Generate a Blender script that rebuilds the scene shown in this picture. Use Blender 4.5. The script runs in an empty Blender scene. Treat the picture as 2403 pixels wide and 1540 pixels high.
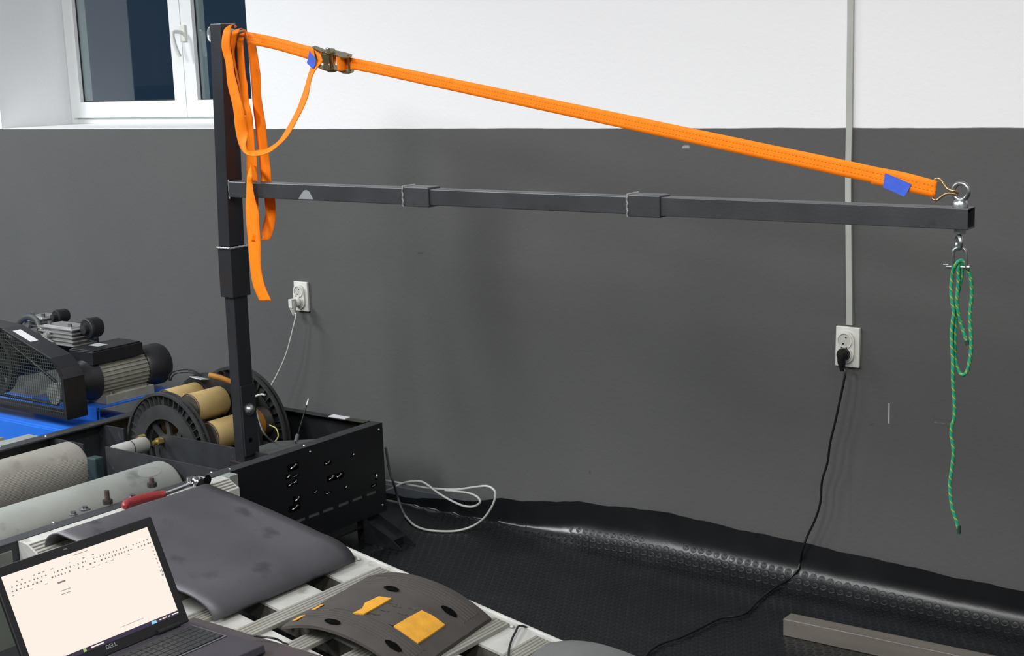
import bpy, bmesh, math, random
from mathutils import Vector, Matrix, noise
random.seed(7)
S = bpy.context.scene
COL = S.collection
# ------------------------------------------------------------------ camera
FPX, PITCH, ROLL, YAW = 3403.5, .183522, -.0374019, .654676
FW = Vector((-math.sin(YAW)*math.cos(PITCH), math.cos(YAW)*math.cos(PITCH), -math.sin(PITCH)))
_r = Vector((math.cos(YAW), math.sin(YAW), 0)); _u = _r.cross(FW)
RT = math.cos(ROLL)*_r + math.sin(ROLL)*_u
UP = -math.sin(ROLL)*_r + math.cos(ROLL)*_u
CAM = Vector((0, 0, 1.6))
cd = bpy.data.cameras.new('camera'); cam = bpy.data.objects.new('camera', cd); COL.objects.link(cam)
cd.sensor_fit = 'HORIZONTAL'; cd.sensor_width = 36; cd.lens = 36*FPX/2403; cd.clip_start = .05; cd.clip_end = 60
M = Matrix((RT, UP, -FW)).transposed().to_4x4(); M.translation = CAM
cam.matrix_world = M
S.camera = cam
# ------------------------------------------------------------------ world, exposure, lights
S.view_settings.view_transform = 'Standard'; S.view_settings.look = 'None'
S.view_settings.exposure = .05; S.view_settings.gamma = 1; S.view_settings.use_curve_mapping = False
w = bpy.data.worlds.new('night'); S.world = w; w.use_nodes = True
w.node_tree.nodes['Background'].inputs[0].default_value = (.018, .036, .064, 1)
w.node_tree.nodes['Background'].inputs[1].default_value = 1.0
CEIL = 3.3
WALL = 3.837
LIGHTS = [  # x, y, length along, rot, power
    ((-6.8, 1.3), 1.5, .70, 250, (.93, .975, 1)),
    ((-4.3, .3), 1.5, .70, 112, (.97, .99, 1)),
    ((-3.2, -.9), 1.5, .70, 112, (1, 1, 1)),
    ((-1.2, .6), 1.5, .70, 108, (1, .995, .975)),
    ((.9, .8), 1.5, .60, 46, (1, .99, .96)),
    ((1.2, -2.4), 1.5, .60, 55, (1, .99, .96)),
]
def add_panel_light(xy, ln, wd, p, c):
    l = bpy.data.lights.new('panel_light', 'AREA'); l.shape = 'RECTANGLE'; l.size = wd; l.size_y = ln
    l.energy = p; l.color = c
    o = bpy.data.objects.new('panel_light', l); o.location = (xy[0], xy[1], CEIL-.075); COL.objects.link(o)
for args in LIGHTS: add_panel_light(*args)  # unseen ceiling panels, some added as fill, widened to soften shadows

# ------------------------------------------------------------------ pixel -> place helpers
def ray(x, y): return RT*((x-1201.5)/FPX) - UP*((y-770)/FPX) + FW
def atX(x, y, X): d = ray(x, y); return CAM + d*(X/d.x)
def atY(x, y, Y): d = ray(x, y); return CAM + d*(Y/d.y)
def atZ(x, y, Z): d = ray(x, y); return CAM + d*((Z-1.6)/d.z)
def deckz(X): return .328 - .157*(X+3.26)
def onplane(x, y, off=0):
    n = Vector((.157, 0, 1)); c = .328-.157*3.26+off; d = ray(x, y)
    return CAM + d*((c-CAM.dot(n))/d.dot(n))
# ------------------------------------------------------------------ materials
MATS = {}
def srgb(h):
    c = [int(h[i:i+2], 16)/255 for i in (0, 2, 4)]
    return [(v/12.92 if v <= .04045 else ((v+.055)/1.055)**2.4) for v in c]
def mat(name, col, rough=.6, metal=0, var=.12, scale=8, bump=0, bscale=120, spec=.5, stretch=None, emit=None, estr=1, dirt=None, alpha=None):
    if name in MATS: return MATS[name]
    m = bpy.data.materials.new(name); m.use_nodes = True; nt = m.node_tree; N = nt.nodes; Lk = nt.links
    b = N['Principled BSDF']
    if isinstance(col, str): col = srgb(col)
    tc = N.new('ShaderNodeTexCoord'); mp = N.new('ShaderNodeMapping'); Lk.new(tc.outputs['Object'], mp.inputs[0])
    if stretch: mp.inputs['Scale'].default_value = stretch
    ns = N.new('ShaderNodeTexNoise'); ns.inputs['Scale'].default_value = scale; ns.inputs['Detail'].default_value = 5; Lk.new(mp.outputs[0], ns.inputs[0])
    cr = N.new('ShaderNodeMapRange'); cr.inputs[1].default_value = .3; cr.inputs[2].default_value = .7
    cr.inputs[3].default_value = 1-var; cr.inputs[4].default_value = 1+var; Lk.new(ns.outputs[0], cr.inputs[0])
    mx = N.new('ShaderNodeVectorMath'); mx.operation = 'SCALE'; mx.inputs[0].default_value = col; Lk.new(cr.outputs[0], mx.inputs['Scale'])
    out = mx.outputs[0]
    if dirt:
        n2 = N.new('ShaderNodeTexNoise'); n2.inputs['Scale'].default_value = dirt[1]; n2.inputs['Detail'].default_value = 8; Lk.new(mp.outputs[0], n2.inputs[0])
        r2 = N.new('ShaderNodeMapRange'); r2.inputs[1].default_value = dirt[2]; r2.inputs[2].default_value = dirt[2]+.12; Lk.new(n2.outputs[0], r2.inputs[0])
        mm = N.new('ShaderNodeMix'); mm.data_type = 'RGBA'; Lk.new(r2.outputs[0], mm.inputs[0]); Lk.new(out, mm.inputs[6]); mm.inputs[7].default_value = (*srgb(dirt[0]), 1)
        out = mm.outputs[2]
    Lk.new(out, b.inputs['Base Color'])
    b.inputs['Roughness'].default_value = rough; b.inputs['Metallic'].default_value = metal
    b.inputs['Specular IOR Level'].default_value = spec
    if bump:
        nb = N.new('ShaderNodeTexNoise'); nb.inputs['Scale'].default_value = bscale; nb.inputs['Detail'].default_value = 3; Lk.new(mp.outputs[0], nb.inputs[0])
        bp = N.new('ShaderNodeBump'); bp.inputs['Strength'].default_value = bump; bp.inputs['Distance'].default_value = .002
        Lk.new(nb.outputs[0], bp.inputs['Height']); Lk.new(bp.outputs[0], b.inputs['Normal'])
    if emit:
        b.inputs['Emission Color'].default_value = (*srgb(emit), 1); b.inputs['Emission Strength'].default_value = estr
    MATS[name] = m
    return m
black_paint = mat('black_paint', '1c1d20', .42, 0, .2, 14, .1, 200)
box_black = mat('powder_black', '141518', .38, 0, .15, 10, .15, 300)
rail_black = mat('worn_black_paint', '292b2e', .5, 0, .25, 16, .1, 200, dirt=('4c4e50', 22, .66))
steel = mat('bare_dark_steel', '4c4e51', .42, .65, .16, 7, .12, 160, stretch=(1, 1, 1), dirt=('3a3638', 9, .62))
steel_up = mat('bare_dark_steel_post', '34363b', .45, .6, .18, 7, .12, 160, dirt=('403636', 6, .55))
weld = mat('weld_bead', 'a9a9a8', .4, .8, .2, 60, .4, 300)
zinc = mat('zinc_plate', 'a2a6a8', .33, .95, .12, 30)
zinc_yellow = mat('yellow_zinc', 'a59b78', .3, .9, .25, 25)
zinc_gold = mat('gold_zinc', 'b59a72', .3, .9, .2, 25)
brass = mat('brass', 'b09a62', .35, .8, .2, 20)
chrome = mat('chrome', 'c0c0c2', .16, 1, .05, 20)
alu = mat('aluminium', 'c2c2be', .45, .35, .08, 20, .1, 120, dirt=('96948c', 14, .62))
alu_rib = mat('aluminium_ribbed', '96958d', .45, .35, .1, 10, .15, 100, stretch=(6, .6, 6), dirt=('7d7a72', 14, .6))
alu_gray = mat('aluminium_gray', '8b918c', .55, .3, .12, 14, .1, 120)  # duller gray-green tone of aluminium
roller_gray = mat('roller_steel', 'a5a9a4', .45, .35, .14, 6, .1, 90, dirt=('7d807e', 9, .6))
plate_dark = mat('scaled_steel_sheet', '4b4a4f', .5, .3, .22, 4, .2, 120, dirt=('37373b', 9, .60))
rubber = mat('bump_rubber', '3f3b39', .75, 0, .12, 12, .3, 140, spec=.35)
rubber_gray = mat('gray_rubber', '5a5c5b', .7, 0, .12, 12, .2, 140, spec=.4)
rubber_hole = mat('hole_black', '060606', .95, 0, .1, spec=.05)
yellow_ref = mat('yellow_reflector', 'c78f28', .6, 0, .12, 30, .3, 200)
mat_rubber = mat('mat_rubber', '141517', .3, 0, .25, 9, .1, 150, dirt=('202223', 9, .62), spec=.45)
stud_rubber = mat('stud_rubber', '151719', .42, 0, .2, 9, spec=.35)
orange = mat('orange_webbing', 'ff8412', .6, 0, .07, 40, .3, 500, spec=.2)
orange_st = mat('webbing_stitch', '8d4a20', .8, 0, .1)
blue_tape = mat('blue_tape', '3a5ccc', .5, 0, .12, 40, .2, 100)
rope_green = mat('green_rope', '128a66', .7, 0, .15, 60, .4, 400)
white_pl = mat('white_plastic', 'd8d8d2', .35, 0, .03, 20)
sock_in = mat('socket_well', 'bfc0b8', .45, 0, .05, 20)
white_cable = mat('white_cable', 'b5b8b4', .5, 0, .1, 60)
gray_cable = mat('gray_cable', '55585a', .5, 0, .15, 60)
black_pl = mat('black_plastic', '151517', .35, 0, .1, 20)
cord_black = mat('black_cord', '1a1a1c', .5, 0, .1, 20)
trunk = mat('trunking_plastic', 'aeb0ab', .45, 0, .06, 10)
pvc = mat('window_pvc', 'e4e6e6', .3, 0, .02, 10)
gasket = mat('gasket', '2b2e30', .6, 0, .05)
coil_cream = mat('coil_wrap', 'a48d5c', .6, 0, .12, 14, .15, 120, dirt=('8a7040', 9, .6))
coil_cap = mat('coil_cap', '4b4640', .5, .2, .2, 30)
coil_rim = mat('coil_rim', 'cfc9b8', .5, 0, .1)
orange_part = mat('orange_lead', 'b57a2a', .5, 0, .2, 30)
cast_black = mat('cast_iron_black', '2b2b2d', .5, .2, .25, 14, .2, 100)
cast_dark = mat('fan_rotor', '3a3b3c', .5, .3, .25, 14, .2, 100)
blue_paint = mat('blue_paint', '2868cc', .3, 0, .08, 6)
motor_alu = mat('motor_alloy', '9b9a90', .5, .25, .12, 20, .1, 200)
pump_alu = mat('pump_alloy', 'a9a9a8', .35, .6, .15, 30)
label_w = mat('paper_label', 'c9c9cc', .5, 0, .03, 30)
teal = mat('teal_hub', '26373b', .5, .2, .2, 20)
red_handle = mat('red_grip', '7e2527', .45, 0, .2, 30)
lap_black = mat('laptop_black', '17171a', .35, 0, .1, 20)
lap_rest = mat('palm_rest', '35323a', .45, 0, .08, 20)
lap_trim = mat('laptop_trim', '77777a', .35, .5, .05, 20)
key_m = mat('keycap', '26282b', .5, 0, .15, 60)
case_m = mat('case_plum_black', '3b3436', .5, 0, .1, 12)
screen_m = mat('screen_lit', '000000', .3, 0, 0, emit='fbeee2', estr=.98)
screen_bar = mat('screen_bar', '000000', .3, 0, 0, emit='3a3048', estr=.9)
screen_ink = mat('screen_ink', '000000', .3, 0, 0, emit='83787c', estr=1)
screen_blue = mat('screen_blue', '000000', .3, 0, 0, emit='8fd0f0', estr=1)
screen_green = mat('screen_green', '000000', .3, 0, 0, emit='a8c878', estr=1)
logo_m = mat('logo_silver', 'a8a8aa', .3, .5, 0)
baseb = mat('baseboard_gray', '4a4e56', .5, 0, .1, 12)
ceil_m = mat('ceiling_white', 'dcdcda', .8, 0, .03, 3)
lamp_m = mat('lamp_housing', 'e8e8e8', .5, 0, .02)
sill_m = mat('sill_white', 'e6e8e8', .5, 0, .02, 10)
panel_green = mat('frame_side_gray', '6d726c', .5, .2, .12, 10)

def wall_material():
    m = bpy.data.materials.new('two_tone_wall'); m.use_nodes = True; nt = m.node_tree; N = nt.nodes; Lk = nt.links; b = N['Principled BSDF']
    g = N.new('ShaderNodeNewGeometry'); sp = N.new('ShaderNodeSeparateXYZ'); Lk.new(g.outputs['Position'], sp.inputs[0])
    def rng(sock, lo, hi, soft=.0008):
        a = N.new('ShaderNodeMapRange'); a.interpolation_type = 'LINEAR'; a.inputs[1].default_value = lo-soft; a.inputs[2].default_value = lo+soft; Lk.new(sock, a.inputs[0])
        c = N.new('ShaderNodeMapRange'); c.inputs[1].default_value = hi-soft; c.inputs[2].default_value = hi+soft; c.inputs[3].default_value = 1; c.inputs[4].default_value = 0; Lk.new(sock, c.inputs[0])
        mu = N.new('ShaderNodeMath'); mu.operation = 'MULTIPLY'; Lk.new(a.outputs[0], mu.inputs[0]); Lk.new(c.outputs[0], mu.inputs[1]); return mu.outputs[0]
    nl = N.new('ShaderNodeTexNoise'); nl.inputs['Scale'].default_value = 6; nl.inputs['Detail'].default_value = 4; Lk.new(g.outputs['Position'], nl.inputs[0])
    # wavering paint line
    ad = N.new('ShaderNodeMath'); ad.operation = 'MULTIPLY_ADD'; ad.inputs[1].default_value = .006; Lk.new(nl.outputs[0], ad.inputs[0]); Lk.new(sp.outputs[2], ad.inputs[2])
    st = N.new('ShaderNodeMapRange'); st.inputs[1].default_value = 1.3765; st.inputs[2].default_value = 1.3785; Lk.new(ad.outputs[0], st.inputs[0])
    nv = N.new('ShaderNodeTexNoise'); nv.inputs['Scale'].default_value = 2.2; nv.inputs['Detail'].default_value = 6; Lk.new(g.outputs['Position'], nv.inputs[0])
    gr = N.new('ShaderNodeMix'); gr.data_type = 'RGBA'; Lk.new(nv.outputs[0], gr.inputs[0])
    gr.inputs[6].default_value = (.078, .079, .080, 1); gr.inputs[7].default_value = (.100, .100, .098, 1)
    cur = gr.outputs[2]
    def mark(cur, x0, x1, z0, z1, col, amt=1, rag=None):
        a = rng(sp.outputs[0], x0, x1); c = rng(sp.outputs[2], z0, z1)
        mu = N.new('ShaderNodeMath'); mu.operation = 'MULTIPLY'; Lk.new(a, mu.inputs[0]); Lk.new(c, mu.inputs[1]); o = mu.outputs[0]
        if rag:
            n3 = N.new('ShaderNodeTexNoise'); n3.inputs['Scale'].default_value = rag; Lk.new(g.outputs['Position'], n3.inputs[0])
            r3 = N.new('ShaderNodeMapRange'); r3.inputs[1].default_value = .45; r3.inputs[2].default_value = .55; Lk.new(n3.outputs[0], r3.inputs[0])
            m3 = N.new('ShaderNodeMath'); m3.operation = 'MULTIPLY'; Lk.new(o, m3.inputs[0]); Lk.new(r3.outputs[0], m3.inputs[1]); o = m3.outputs[0]
        m2 = N.new('ShaderNodeMath'); m2.operation = 'MULTIPLY'; m2.inputs[1].default_value = amt; Lk.new(o, m2.inputs[0])
        mm = N.new('ShaderNodeMix'); mm.data_type = 'RGBA'; Lk.new(m2.outputs[0], mm.inputs[0]); Lk.new(cur, mm.inputs[6]); mm.inputs[7].default_value = (*col, 1); return mm.outputs[2]
    def pm(cur, px0, py0, px1, py1, col, amt=1, rag=None):
        a = atY(px0, py0, WALL); c = atY(px1, py1, WALL)
        return mark(cur, min(a.x, c.x), max(a.x, c.x), min(a.z, c.z), max(a.z, c.z), col, amt, rag)
    cur = pm(cur, 2085.2, 946, 2087, 994, (.62, .62, .6))                      # scratch
    cur = pm(cur, 2190, 983, 2232, 989, (.045, .045, .042), .9, 40)          # chip, dark lip
    cur = pm(cur, 2192, 990, 2232, 998, (.17, .17, .16), .8, 40)
    cur = pm(cur, 2040, 992, 2056, 1000, (.05, .05, .05), .6, 60)
    cur = pm(cur, 1600, 341, 1618, 348, (.35, .36, .36), .9, 60)
    cur = pm(cur, 980, 592, 993, 596, (.04, .04, .04), .8, 60)
    cur = pm(cur, 1383, 1104, 1386, 1112, (.04, .04, .04), .8)
    cur = pm(cur, 1993, 870, 1998, 1230, (.08, .08, .08), .4)                # faint trace below the socket
    mx = N.new('ShaderNodeMix'); mx.data_type = 'RGBA'; Lk.new(st.outputs[0], mx.inputs[0]); Lk.new(cur, mx.inputs[6]); mx.inputs[7].default_value = (.87, .87, .885, 1)
    Lk.new(mx.outputs[2], b.inputs['Base Color']); b.inputs['Roughness'].default_value = .62; b.inputs['Specular IOR Level'].default_value = .35
    nb = N.new('ShaderNodeTexNoise'); nb.inputs['Scale'].default_value = 70; nb.inputs['Detail'].default_value = 4; Lk.new(g.outputs['Position'], nb.inputs[0])
    bp = N.new('ShaderNodeBump'); bp.inputs['Strength'].default_value = .18; bp.inputs['Distance'].default_value = .004; Lk.new(nb.outputs[0], bp.inputs['Height']); Lk.new(bp.outputs[0], b.inputs['Normal'])
    return m
wall_m = wall_material()
def glass_material():
    m = bpy.data.materials.new('window_glass'); m.use_nodes = True; nt = m.node_tree; N = nt.nodes; Lk = nt.links; N.clear()
    o = N.new('ShaderNodeOutputMaterial'); mix = N.new('ShaderNodeMixShader'); t = N.new('ShaderNodeBsdfTransparent'); gl = N.new('ShaderNodeBsdfGlossy'); gl.inputs['Roughness'].default_value = .02
    lw = N.new('ShaderNodeLayerWeight'); lw.inputs[0].default_value = .5; f = N.new('ShaderNodeMath'); f.operation = 'MULTIPLY_ADD'; f.inputs[1].default_value = .21; f.inputs[2].default_value = .045; Lk.new(lw.outputs['Facing'], f.inputs[0]); t.inputs[0].default_value = (.9, .95, .95, 1)
    Lk.new(f.outputs[0], mix.inputs[0]); Lk.new(t.outputs[0], mix.inputs[1]); Lk.new(gl.outputs[0], mix.inputs[2]); Lk.new(mix.outputs[0], o.inputs[0])
    return m
glass_m = glass_material()
def webbing_material(stitch, nm):
    m = orange.copy(); m.name = nm; nt = m.node_tree; N = nt.nodes; Lk = nt.links; b = N['Principled BSDF']
    src = b.inputs['Base Color'].links[0].from_socket
    uv = N.new('ShaderNodeUVMap'); uv.uv_map = 'UVMap'; sp = N.new('ShaderNodeSeparateXYZ'); Lk.new(uv.outputs[0], sp.inputs[0])
    def line(c, hw):
        a = N.new('ShaderNodeMath'); a.operation = 'SUBTRACT'; a.inputs[1].default_value = c; Lk.new(sp.outputs[1], a.inputs[0])
        d = N.new('ShaderNodeMath'); d.operation = 'ABSOLUTE'; Lk.new(a.outputs[0], d.inputs[0])
        e = N.new('ShaderNodeMath'); e.operation = 'LESS_THAN'; e.inputs[1].default_value = hw; Lk.new(d.outputs[0], e.inputs[0]); return e.outputs[0]
    ad = N.new('ShaderNodeMath'); ad.operation = 'ADD'; Lk.new(line(.36, .022), ad.inputs[0]); Lk.new(line(.66, .022), ad.inputs[1])
    mo = N.new('ShaderNodeMath'); mo.operation = 'FRACT'; sc = N.new('ShaderNodeMath'); sc.operation = 'MULTIPLY'; sc.inputs[1].default_value = 110
    Lk.new(sp.outputs[0], sc.inputs[0]); Lk.new(sc.outputs[0], mo.inputs[0])
    gt = N.new('ShaderNodeMath'); gt.operation = 'LESS_THAN'; gt.inputs[1].default_value = .5; Lk.new(mo.outputs[0], gt.inputs[0])
    mu = N.new('ShaderNodeMath'); mu.operation = 'MULTIPLY'; Lk.new(ad.outputs[0], mu.inputs[0]); Lk.new(gt.outputs[0], mu.inputs[1])
    m2 = N.new('ShaderNodeMath'); m2.operation = 'MULTIPLY'; m2.inputs[1].default_value = stitch; Lk.new(mu.outputs[0], m2.inputs[0])
    mm = N.new('ShaderNodeMix'); mm.data_type = 'RGBA'; Lk.new(m2.outputs[0], mm.inputs[0]); Lk.new(src, mm.inputs[6]); mm.inputs[7].default_value = (*srgb('6a3a18'), 1)
    Lk.new(mm.outputs[2], b.inputs['Base Color'])
    tl = N.new('ShaderNodeBsdfTranslucent'); Lk.new(mm.outputs[2], tl.inputs[0])
    ms = N.new('ShaderNodeMixShader'); ms.inputs[0].default_value = .08; o = N['Material Output']
    Lk.new(b.outputs[0], ms.inputs[1]); Lk.new(tl.outputs[0], ms.inputs[2]); Lk.new(ms.outputs[0], o.inputs[0])
    return m
web_m = webbing_material(.62, 'stitched_webbing'); tail_m = webbing_material(.10, 'plain_webbing')
def rope_material():
    m = rope_green; nt = m.node_tree; N = nt.nodes; Lk = nt.links; b = N['Principled BSDF']; src = b.inputs['Base Color'].links[0].from_socket
    uv = N.new('ShaderNodeUVMap'); uv.uv_map = 'UVMap'; wv = N.new('ShaderNodeTexWave'); wv.bands_direction = 'DIAGONAL'; wv.inputs['Scale'].default_value = 1
    mp = N.new('ShaderNodeMapping'); mp.inputs['Scale'].default_value = (34, .9, 1); Lk.new(uv.outputs[0], mp.inputs[0]); Lk.new(mp.outputs[0], wv.inputs[0])
    r = N.new('ShaderNodeMapRange'); r.inputs[1].default_value = .86; r.inputs[2].default_value = .93; Lk.new(wv.outputs[1], r.inputs[0])
    mm = N.new('ShaderNodeMix'); mm.data_type = 'RGBA'; Lk.new(r.outputs[0], mm.inputs[0]); Lk.new(src, mm.inputs[6]); mm.inputs[7].default_value = (*srgb('9a9a3c'), 1)
    Lk.new(mm.outputs[2], b.inputs['Base Color'])
rope_material()
def knurl_material():
    m = mat('grooved_roller', '9f9c94', .5, .2, .12, 6, .1, 90, dirt=('8a857c', 9, .6)); nt = m.node_tree; N = nt.nodes; Lk = nt.links; b = N['Principled BSDF']
    tc = N.new('ShaderNodeUVMap'); tc.uv_map = 'UVMap'; sp = N.new('ShaderNodeSeparateXYZ'); Lk.new(tc.outputs[0], sp.inputs[0])
    s = N.new('ShaderNodeMath'); s.operation = 'SINE'; q = N.new('ShaderNodeMath'); q.operation = 'MULTIPLY'; q.inputs[1].default_value = 6.2832*120; Lk.new(sp.outputs[1], q.inputs[0]); Lk.new(q.outputs[0], s.inputs[0])
    bp = N.new('ShaderNodeBump'); bp.inputs['Strength'].default_value = .45; bp.inputs['Distance'].default_value = .0005; Lk.new(s.outputs[0], bp.inputs['Height']); Lk.new(bp.outputs[0], b.inputs['Normal'])
    return m
knurl_m = knurl_material()

# ------------------------------------------------------------------ mesh builder
class MB:
    def __init__(s): s.v = []; s.f = []; s.sm = []; s.uv = []
    def add(s, vs, fs, smooth=False, uvs=None):
        o = len(s.v); s.v += [Vector(v) for v in vs]
        for k, f in enumerate(fs):
            s.f.append([o+i for i in f]); s.sm.append(smooth); s.uv.append(uvs[k] if uvs else [(0, 0)]*len(f))
        return s
    def box(s, a, b):
        x0, x1 = sorted((a[0], b[0])); y0, y1 = sorted((a[1], b[1])); z0, z1 = sorted((a[2], b[2]))
        return s.add([(x0,y0,z0),(x1,y0,z0),(x1,y1,z0),(x0,y1,z0),(x0,y0,z1),(x1,y0,z1),(x1,y1,z1),(x0,y1,z1)],
                     [(0,3,2,1),(4,5,6,7),(0,1,5,4),(1,2,6,5),(2,3,7,6),(3,0,4,7)])
    def obox(s, c, ax, ay, az):   # centre and three half-axis vectors
        c = Vector(c); ax, ay, az = Vector(ax), Vector(ay), Vector(az)
        vs = [c+i*ax+j*ay+k*az for k in (-1, 1) for j in (-1, 1) for i in (-1, 1)]
        return s.add(vs, [(0,2,3,1),(4,5,7,6),(0,1,5,4),(1,3,7,5),(3,2,6,7),(2,0,4,6)])
    def beam(s, p, q, ax, ay, wall=None):  # box tube from p to q; ax, ay half vectors; hollow at q end if wall
        p, q, ax, ay = Vector(p), Vector(q), Vector(ax), Vector(ay)
        vs = [p-ax-ay, p+ax-ay, p+ax+ay, p-ax+ay, q-ax-ay, q+ax-ay, q+ax+ay, q-ax+ay]
        fs = [(0,1,5,4),(1,2,6,5),(2,3,7,6),(3,0,4,7)]
        if not wall: fs += [(0,3,2,1),(4,5,6,7)]
        else:
            k1 = 1-wall/ax.length; k2 = 1-wall/ay.length; ix, iy = ax*k1, ay*k2
            for e in (p, q): vs += [e-ix-iy, e+ix-iy, e+ix+iy, e-ix+iy]
            fs += [(8,12,13,9),(9,13,14,10),(10,14,15,11),(11,15,12,8)]
            for a in range(4):
                b = (a+1) % 4; fs += [(4+a, 4+b, 12+b, 12+a), (b, a, 8+a, 8+b)]
        return s.add(vs, fs)
    def prism(s, poly, vec, smooth=False):
        n = len(poly); vec = Vector(vec); vs = [Vector(p) for p in poly]; vs += [v+vec for v in vs]
        fs = [tuple(range(n-1, -1, -1)), tuple(range(n, 2*n))]
        s.add(vs, fs); return s.add(vs, [(i, (i+1) % n, n+(i+1) % n, n+i) for i in range(n)], smooth)
    def ring(s, path, radii, n=10, closed=False, caps=True, smooth=True, squash=None):
        path = [Vector(p) for p in path]; m = len(path)
        if not isinstance(radii, (list, tuple)): radii = [radii]*m
        T = []
        for i in range(m):
            a = path[(i-1) % m] if (closed or i > 0) else path[0]; b = path[(i+1) % m] if (closed or i < m-1) else path[-1]
            t = b-a; T.append(t.normalized() if t.length > 1e-9 else (T[-1] if T else Vector((0,0,1))))
        nrm = T[0].orthogonal().normalized(); vs = []; L = 0; ls = []
        for i in range(m):
            if i: L += (path[i]-path[i-1]).length
            ls.append(L)
            nrm = (nrm - T[i]*nrm.dot(T[i])).normalized(); bn = T[i].cross(nrm)
            for k in range(n):
                a = 2*math.pi*k/n; vs.append(path[i] + (nrm*math.cos(a)+bn*math.sin(a))*radii[i])
        fs = []; uvs = []
        for i in range(m if closed else m-1):
            j = (i+1) % m
            for k in range(n):
                k2 = (k+1) % n; fs.append((i*n+k, i*n+k2, j*n+k2, j*n+k)); uvs.append([(ls[i], k/n), (ls[i], (k+1)/n), (ls[j], (k+1)/n), (ls[j], k/n)])
        s.add(vs, fs, smooth, uvs)
        if caps and not closed:
            s.add(vs[:n], [tuple(range(n-1, -1, -1))]); s.add(vs[-n:], [tuple(range(n))])
        return s
    def cyl(s, a, b, r, r2=None, n=24, caps=True, smooth=True): return s.ring([a, b], [r, r if r2 is None else r2], n, caps=caps, smooth=smooth)
    def torus(s, c, nrm, R, r, n=28, m=8, a0=0, a1=2*math.pi, ref=None):
        nrm = Vector(nrm).normalized(); u = (Vector(ref)-nrm*Vector(ref).dot(nrm)).normalized() if ref else nrm.orthogonal().normalized(); v = nrm.cross(u); full = abs(a1-a0-2*math.pi) < 1e-6
        k = n if full else n+1
        return s.ring([Vector(c)+(u*math.cos(a0+(a1-a0)*i/n)+v*math.sin(a0+(a1-a0)*i/n))*R for i in range(k)], r, m, closed=full)
    def disc(s, c, nrm, R, th, n=32, hole=0):
        nrm = Vector(nrm).normalized(); c = Vector(c)
        if not hole: return s.cyl(c, c+nrm*th, R, n=n)
        u = nrm.orthogonal().normalized(); v = nrm.cross(u); vs = []
        for rr, h in ((R, 0), (R, th), (hole, th), (hole, 0)):
            for k in range(n):
                a = 2*math.pi*k/n; vs.append(c+nrm*h+(u*math.cos(a)+v*math.sin(a))*rr)
        for q in range(4):
            s.add(vs, [(q*n+k, q*n+(k+1) % n, ((q+1) % 4)*n+(k+1) % n, ((q+1) % 4)*n+k) for k in range(n)], q in (0, 2))
        return s
    def grid(s, rows, smooth=True, uvs=None, close_u=False):
        n = len(rows[0]); vs = [p for r in rows for p in r]; fs = []; uu = []
        for i in range(len(rows)-1):
            for k in range(n-1):
                fs.append((i*n+k, i*n+k+1, (i+1)*n+k+1, (i+1)*n+k))
                if uvs: uu.append([uvs[i][k], uvs[i][k+1], uvs[i+1][k+1], uvs[i+1][k]])
        return s.add(vs, fs, smooth, uu if uvs else None)
    def build(s, name, m, parent=None, bevel=0, solid=0, weld=False):
        me = bpy.data.meshes.new(name); off = Vector((0, 0, 0))
        if parent is not None: off = WL.get(parent.name, Vector((0, 0, 0)))
        # local origin: mesh centre bottom for top-level meshes, parent's origin otherwise
        lo = Vector((0, 0, 0))
        if parent is None:
            xs = [v.x for v in s.v]; ys = [v.y for v in s.v]; zs = [v.z for v in s.v]
            lo = Vector(((min(xs)+max(xs))/2, (min(ys)+max(ys))/2, min(zs))); off = lo
        me.from_pydata([tuple(v-off) for v in s.v], [], s.f); me.validate(clean_customdata=False) if False else None
        if len(me.polygons) == len(s.f):
            me.polygons.foreach_set('use_smooth', s.sm)
            ul = me.uv_layers.new(name='UVMap'); k = 0
            for p, u in zip(s.f, s.uv):
                for c in u: ul.data[k].uv = c; k += 1
        bm = bmesh.new(); bm.from_mesh(me)
        if weld: bmesh.ops.remove_doubles(bm, verts=bm.verts, dist=1e-5)
        if not solid: bmesh.ops.recalc_face_normals(bm, faces=bm.faces)
        bm.to_mesh(me); bm.free()
        me.materials.append(m); o = bpy.data.objects.new(name, me); COL.objects.link(o)
        if parent is not None: o.parent = parent; WL[o.name] = off
        else: o.location = lo; WL[o.name] = lo
        if bevel:
            bv = o.modifiers.new('bevel', 'BEVEL'); bv.width = bevel; bv.segments = 2; bv.limit_method = 'ANGLE'; bv.angle_limit = .8; bv.harden_normals = False
        if solid:
            sd = o.modifiers.new('solid', 'SOLIDIFY'); sd.thickness = solid; sd.offset = 0
        return o
WL = {}
def tag(o, label=None, cat=None, group=None, kind=None):
    if label: o['label'] = label
    if cat: o['category'] = cat
    if group: o['group'] = group
    if kind: o['kind'] = kind
    return o
def thing(name, loc, label, cat, group=None):
    o = bpy.data.objects.new(name, None); COL.objects.link(o); o.location = loc; o.empty_display_size = .05; WL[o.name] = Vector(loc)
    return tag(o, label, cat, group)
def catmull(pts, n=6):
    P = [Vector(p) for p in pts]; out = []
    for i in range(len(P)-1):
        p0 = P[max(i-1, 0)]; p1 = P[i]; p2 = P[i+1]; p3 = P[min(i+2, len(P)-1)]
        for k in range(n):
            t = k/n; out.append(.5*((2*p1)+(p2-p0)*t+(2*p0-5*p1+4*p2-p3)*t*t+(3*p1-p0-3*p2+p3)*t**3))
    out.append(P[-1]); return out
def tube(pts, r, n=8, sm=6): return MB().ring(catmull(pts, sm), r, n)
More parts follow.
